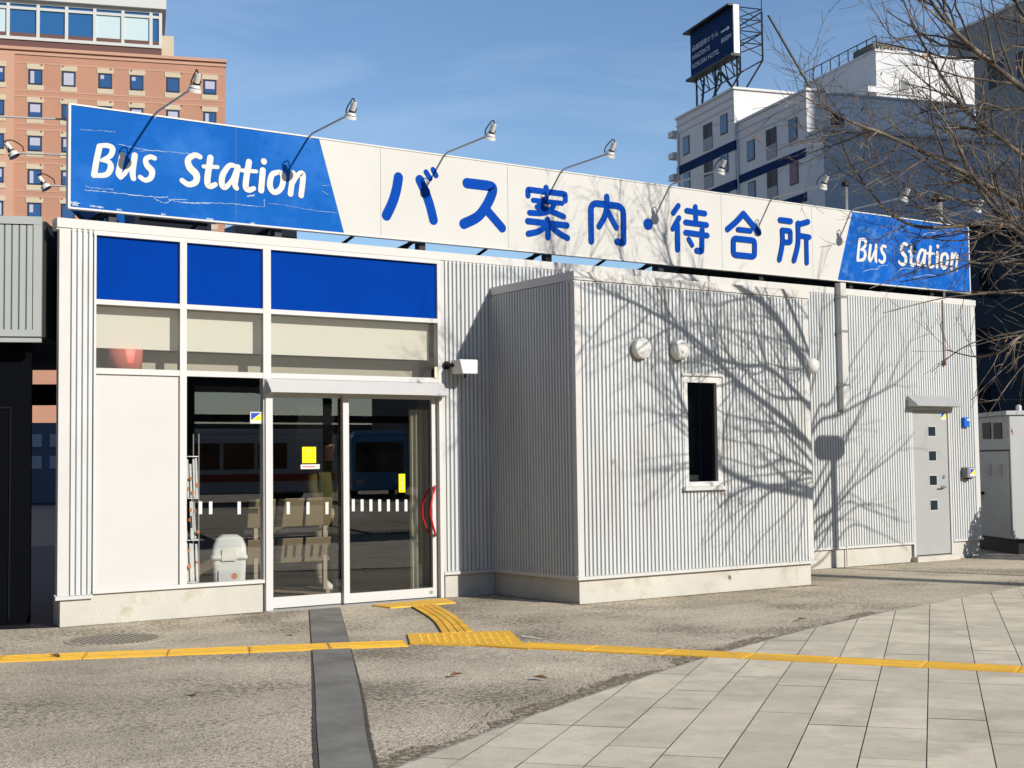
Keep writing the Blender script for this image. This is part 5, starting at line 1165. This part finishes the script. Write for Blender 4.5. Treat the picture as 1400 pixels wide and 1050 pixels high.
# slabs added outside the picture to keep these blocks in shade
q = Vector((O2.x, O2.y, 0))+Vector((SUND.x, SUND.y, 0)).normalized()*70
tt = thing('shade_tower', 'tall slab tower added out of view to shade the blocks behind', 'building', q); m = MB(); ft = Face(q, math.atan2(SUND.x, SUND.y)+R(90)+math.pi)
TT = zt2+.1+math.tan(SUN_EL)*70
sgn = 1 if ft.e.x > 0 else -1
if sgn > 0: ft.box(m, .3, 70, 0, TT, 0, 10)
else: ft.box(m, -70, -.3, 0, TT, -10, 0)
m.box(30, 100, -16, -4, 0, 48); m.box(46, 72, -78, -20, 0, 36); m.build('wall', mat('tower_concrete', (.30, .30, .30), .8), tt)  # further slabs added: one shades the nearer blocks, one cuts eastern sky light

# ------------------------------------------------------------------ rooftop billboard of the hotel
fb = Face(dp(1002, 40, 108), hA+math.pi); bb = thing('billboard', 'navy hotel billboard on a steel lattice on the white roof', 'billboard', fb.pt(0, zt1))
(ar, zt_b), (al, _), (_, zb_b) = fb.hit(1002, 8), fb.hit(943.5, 47), fb.hit(1003, 73)
m = MB(); fb.box(m, al, ar, zb_b, zt_b, -.25, 0); m.build('board', NAVY, bb)
m = MB(); fb.box(m, ar+.002, ar+.14, zb_b, zt_b+.1, -.45, .04); m.build('edge_trim', mat('billboard_edge', (.75, .74, .74), .5), bb)
m = MB(); fb.box(m, al-.4, ar+.1, zt_b+.002, zt_b+.15, -.5, .5); fb.box(m, al-.4, ar+.1, zb_b-.2, zb_b-.002, -.5, .3); m.build('catwalk', STEEL, bb)
m = MB(); bD = 2.6
def seg(a0, z0, o0_, a1, z1_, o1_, r_=.06): m.tube([fb.pt(a0, z0, o0_), fb.pt(a1, z1_, o1_)], r_, 5)
zr_ = zt1
for a_ in (al+.4, (al+ar)/2, ar-.1):
    seg(a_, zr_-.2, -.3, a_, zt_b, -.3, .09); seg(a_, zb_b-.3, -bD, a_, zt_b-.2, -bD, .08); seg(a_, zr_-.2, -.6, a_, zb_b-.3, -bD, .08)
    n_ = 4
    for k in range(n_):
        za, zb__ = zb_b+(zt_b-zb_b)*k/n_, zb_b+(zt_b-zb_b)*(k+1)/n_
        seg(a_, za, -.3, a_, zb__, -bD, .05); seg(a_, zb__, -.3, a_, zb__, -bD, .05); seg(a_, zb__, -.3, a_, za, -bD, .035)
for z_ in (zb_b-.3, (zb_b+zt_b)/2, zt_b-.2):
    seg(al+.4, z_, -bD, ar-.1, z_, -bD, .06)
k_ = 7
for k in range(k_):
    a0, a1 = al+(ar-al)*k/k_, al+(ar-al)*(k+1)/k_
    seg(a0, zb_b-.25, -.3, (a0+a1)/2, zb_b-1.3, -.9, .05); seg((a0+a1)/2, zb_b-1.3, -.9, a1, zb_b-.25, -.3, .05); seg(a0, zb_b-.3, -bD, (a0+a1)/2, zb_b-1.3, -.9, .04)
seg(al, zb_b-1.3, -.9, ar, zb_b-1.3, -.9, .06); seg(al+.2, zr_-3.5, -.4, al+1.6, zb_b-.3, -.4, .1); seg(al+.2, zr_-3.5, -.8, al+3.4, zb_b-.3, -.8, .1)
m.tube([fb.pt(ar-.1, zt_b-.4, -bD-.6), fb.pt(ar+.5, zr_-.3, -bD-4.6)], .11, 6); m.tube([fb.pt((al+ar)/2, zb_b-.5, -.9), fb.pt(ar-2, zr_-.3, -2.0)], .1, 6); m.tube([fb.pt(ar-.1, zt_b-.2, -bD), fb.pt(ar-.1, zt_b+3.2, -bD)], .04, 5)
m.build('lattice', STEEL, bb)
dg = None
def text_on(fc, txt, a0, z0, h, o, m_, parent, name, shear=0, width=None):
    cu = bpy.data.curves.new('txt', 'FONT'); cu.body = txt; cu.size = 1; cu.extrude = 0.0
    ob_ = bpy.data.objects.new('txt', cu); COL.objects.link(ob_); bpy.context.view_layer.update()
    me = bpy.data.meshes.new_from_object(ob_.evaluated_get(bpy.context.evaluated_depsgraph_get())); bpy.data.objects.remove(ob_)
    xs_ = [v.co.x for v in me.vertices]; ys_ = [v.co.y for v in me.vertices]
    if not xs_: return None
    x0, x1, y0, y1 = min(xs_), max(xs_), min(ys_), max(ys_); sx = width/(x1-x0) if width else h/(y1-y0); sy = h/(y1-y0); org = origin(parent)
    for v in me.vertices: q_ = fc.pt(a0+(v.co.x-x0)*sx, z0+(v.co.y-y0)*sy, o)-org; v.co = q_
    me.materials.clear(); me.materials.append(m_); o_ = bpy.data.objects.new(name, me); COL.objects.link(o_); o_.parent = parent; return o_
BW = ar-al; BH = zt_b-zb_b; TX = mat('billboard_white', (.62, .66, .72), .6)
text_on(fb, '函館国際ホテル', al+BW*.05, zb_b+BH*.565, BH*.125, .02, TX, bb, 'lettering', width=BW*.62)
text_on(fb, 'HAKODATE', al+BW*.05, zb_b+BH*.385, BH*.10, .02, TX, bb, 'lettering', width=BW*.42)
text_on(fb, 'KOKUSAI HOTEL', al+BW*.05, zb_b+BH*.19, BH*.10, .02, TX, bb, 'lettering', width=BW*.63)
text_on(fb, '800M', al+BW*.73, zb_b+BH*.36, BH*.10, .02, TX, bb, 'lettering', width=BW*.22)
m = MB(); a_, z_ = al+BW*.73, zb_b+BH*.60
m.prism([fb.pt(a_+x_*BW*.2, z_+y_*BH*.05, .02) for x_, y_ in ((0, -.35), (.72, -.35), (.72, -1), (1, 0), (.72, 1), (.72, .35), (0, .35))], fb.n*.01); m.build('arrow', TX, bb)

# ------------------------------------------------------------------ grey electrical cabinet and the white one behind it
aC = R(31); c1_ = Vector((13.50, -.12, 0)); c0_ = c1_+Vector((math.sin(aC), math.cos(aC), 0))*1.35
cb = thing('electrical_cabinet', 'grey electrical cabinet with two dark vents beyond the station wall', 'cabinet', c1_)
fc_ = Face(c1_, math.atan2((c1_-c0_).x, (c1_-c0_).y)); Lc = (c1_-c0_).length
ztc, zbc = fc_.hit(1382, 567)[1], fc_.hit(1382, 737)[1]
m = MB(); fc_.box(m, -Lc-.4, 0, zbc, ztc, -.75, 0); m.build('body', CABINET, cb, bevel=.01); m = MB(); fc_.box(m, -Lc-.42, .03, ztc+.001, ztc+.06, -.8, .05); m.build('top', CABINET, cb)
m = MB(); fc_.box(m, -Lc-.3, -.1, 0, zbc, -.7, -.12); m.build('base', STEEL, cb)
z_ = fc_.hit(1360, 616)[1]; m = MB(); fc_.box(m, -Lc-.4, -.01, z_-.012, z_+.012, 0, .004); fc_.box(m, -.045, -.035, zbc+.05, z_, 0, .004); m.build('panel_gap', STEEL, cb)
for u in (1349.5, 1364.5):
    a0, zc = fc_.hit(u, 589); aw = .5*(fc_.hit(u+5.5, 589)[0]-fc_.hit(u-5.5, 589)[0]); hh = .5*(fc_.hit(u, 578)[1]-fc_.hit(u, 600)[1]); m = MB(); fc_.box(m, a0-aw, a0+aw, zc-hh, zc+hh, 0, .012); o = m.build('vent', BLACK, cb)
for u in (1351, 1366):
    m = MB(); a0, zc = fc_.hit(u, 643)
    for k in range(4): fc_.box(m, a0-.12, a0+.12, zc-.08+k*.05, zc-.06+k*.05, 0, .02)
    m.build('louvre', CABINET, cb)
a0, zc = fc_.hit(1345, 674); m = MB(); fc_.box(m, a0-.1, a0+.02, zc-.02, zc+.02, 0, .05); m.build('handle', STEEL, cb)
m = MB(); m.lathe(fc_.pt(-.12, ztc+.06, -.2), (0, 0, 1), [(0, .04), (.07, .04), (.09, .02)], 10); m.build('knob', LAMPW, cb)

# ------------------------------------------------------------------ what stands behind the photographer and shows in the glass, and blocks added against sky light
def mirror(u, v, w): d = dp(u, v, w); return Vector((d.x, -d.y, d.z))
def bus(c_, ang, Lb, body, stripe, roofm, label):
    t = thing('bus', label, 'bus', (c_.x, c_.y, 0)); f = Vector((math.cos(ang), math.sin(ang), 0)); s_ = Vector((-f.y, f.x, 0)); c_ = Vector((c_.x, c_.y, 0))
    def q(a_, b_, z_): return c_+f*a_+s_*b_+Vector((0, 0, z_))
    def bx(mb, a0, a1, b0, b1, z0, z1): mb.hexa([q(a0, b0, z0), q(a1, b0, z0), q(a1, b1, z0), q(a0, b1, z0)], [q(a0, b0, z1), q(a1, b0, z1), q(a1, b1, z1), q(a0, b1, z1)])
    m = MB(); bx(m, -Lb, 0, -1.22, 1.22, .35, 2.75); m.build('body', body, t, bevel=.08); m = MB(); bx(m, -Lb+.2, -.15, -1.1, 1.1, 2.75, 2.98); m.build('roof', roofm, t, bevel=.06)
    m = MB(); bx(m, 0.002, .02, -1.05, 1.05, 1.15, 2.45); m.build('windscreen', mat('bus_glass', (.015, .02, .022), .05, spec=.6), t)
    m = MB()
    for k in range(int(Lb/1.4)-1):
        for b0, b1 in ((-1.235, -1.222), (1.222, 1.235)): bx(m, -Lb+.6+k*1.4, -Lb+1.85+k*1.4, b0, b1, 1.35, 2.4)
    m.build('side_window', mat('bus_side_glass', (.015, .02, .022), .05, spec=.6), t)
    m = MB()
    for b0, b1 in ((-1.234, -1.222), (1.222, 1.234)): bx(m, -Lb+.1, -.1, b0, b1, .85, 1.15)
    m.build('stripe', stripe, t)
    for a_ in (-1.9, -Lb+2.4):
        for b_ in (-1.05, 1.05): m = MB(); m.lathe(q(a_, b_-.15, .48), s_, [(0, .48), (.3, .48)], 18); m.build('wheel', BLACK, t)
    for b_ in (-.85, .85): m = MB(); bx(m, .01, .05, b_-.16, b_+.16, .62, .82); m.build('headlight', LAMPG, t)
    return t
BUSW = mat('bus_white', (.75, .75, .73), .3); BUSB = mat('bus_blue', (.14, .38, .66), .3); BUSR = mat('bus_red', (.55, .10, .05), .4)
bus(mirror(520, 640, 60), R(116), 11, BUSB, BUSW, mat('bus_pale_blue', (.25, .48, .75), .3), 'blue bus behind the photographer, mirrored in the right door')
bus(mirror(452, 640, 58), R(10), 11, BUSW, BUSR, BUSW, 'white bus with red stripe behind the photographer, mirrored in the glass')
sh_ = thing('bus_shelter', 'dark framed bus shelter behind the photographer, mirrored in the glass', 'bus shelter', (9, -17.5, 0)); m = MB(); m.box(3.5, 19, -19.4, -17.0, 3.25, 3.5); m.build('roof', STEEL, sh_); m = MB()
for x in (4.2, 7.9, 11.4, 15.0): m.box(x, x+.16, -17.3, -17.14, 0, 3.249)
m.build('post', STEEL, sh_); m = MB(); m.box(3.5, 19, -17.28, -17.18, 2.45, 2.62); m.build('beam', STEEL, sh_); m = MB(); m.box(4.5, 7.7, -17.26, -17.2, .3, 2.3); m.build('back_panel', mat('shelter_panel', (.03, .035, .04), .4), sh_)
DARKB = mat('blocker_facade', (.10, .10, .10), .8, var=.15, vscale=.2)  # dark facade of the two added blocks
tn = thing('terminal_blocker', 'tall dark terminal building added behind the photographer to block low sky light', 'building', (20, -92, 0)); m = MB(); m.box(-110, 16, -120, -92, 0, 25); m.box(95, 150, -120, -92, 0, 25); m.box(16, 95, -115, -92.05, 0, 5.0); m.build('wall', DARKB, tn); m = MB()  # added against southern sky light, with a low gap for the reflected sky
for k in range(23):
    for j in range(4): m.box(-100+k*4.8, -97+k*4.8, -91.95, -91.9, 2+j*5, 5+j*5)
m.build('window', mat('terminal_glass', (.03, .05, .08), .2), tn)
tn = thing('slab_blocker', 'dark office slab added out of view to the west to block sky light', 'building', (-45, -20, 0)); m = MB(); m.box(-70, -45, -95, 70, 0, 30); m.build('wall', DARKB, tn); m = MB()  # added unseen block that holds back the western sky
for k in range(30):
    for j in range(6): m.box(-44.95, -44.9, -90+k*5, -87+k*5, 2+j*4.5, 5+j*4.5)
m.build('window', mat('slab_glass', (.03, .05, .08), .2), tn)
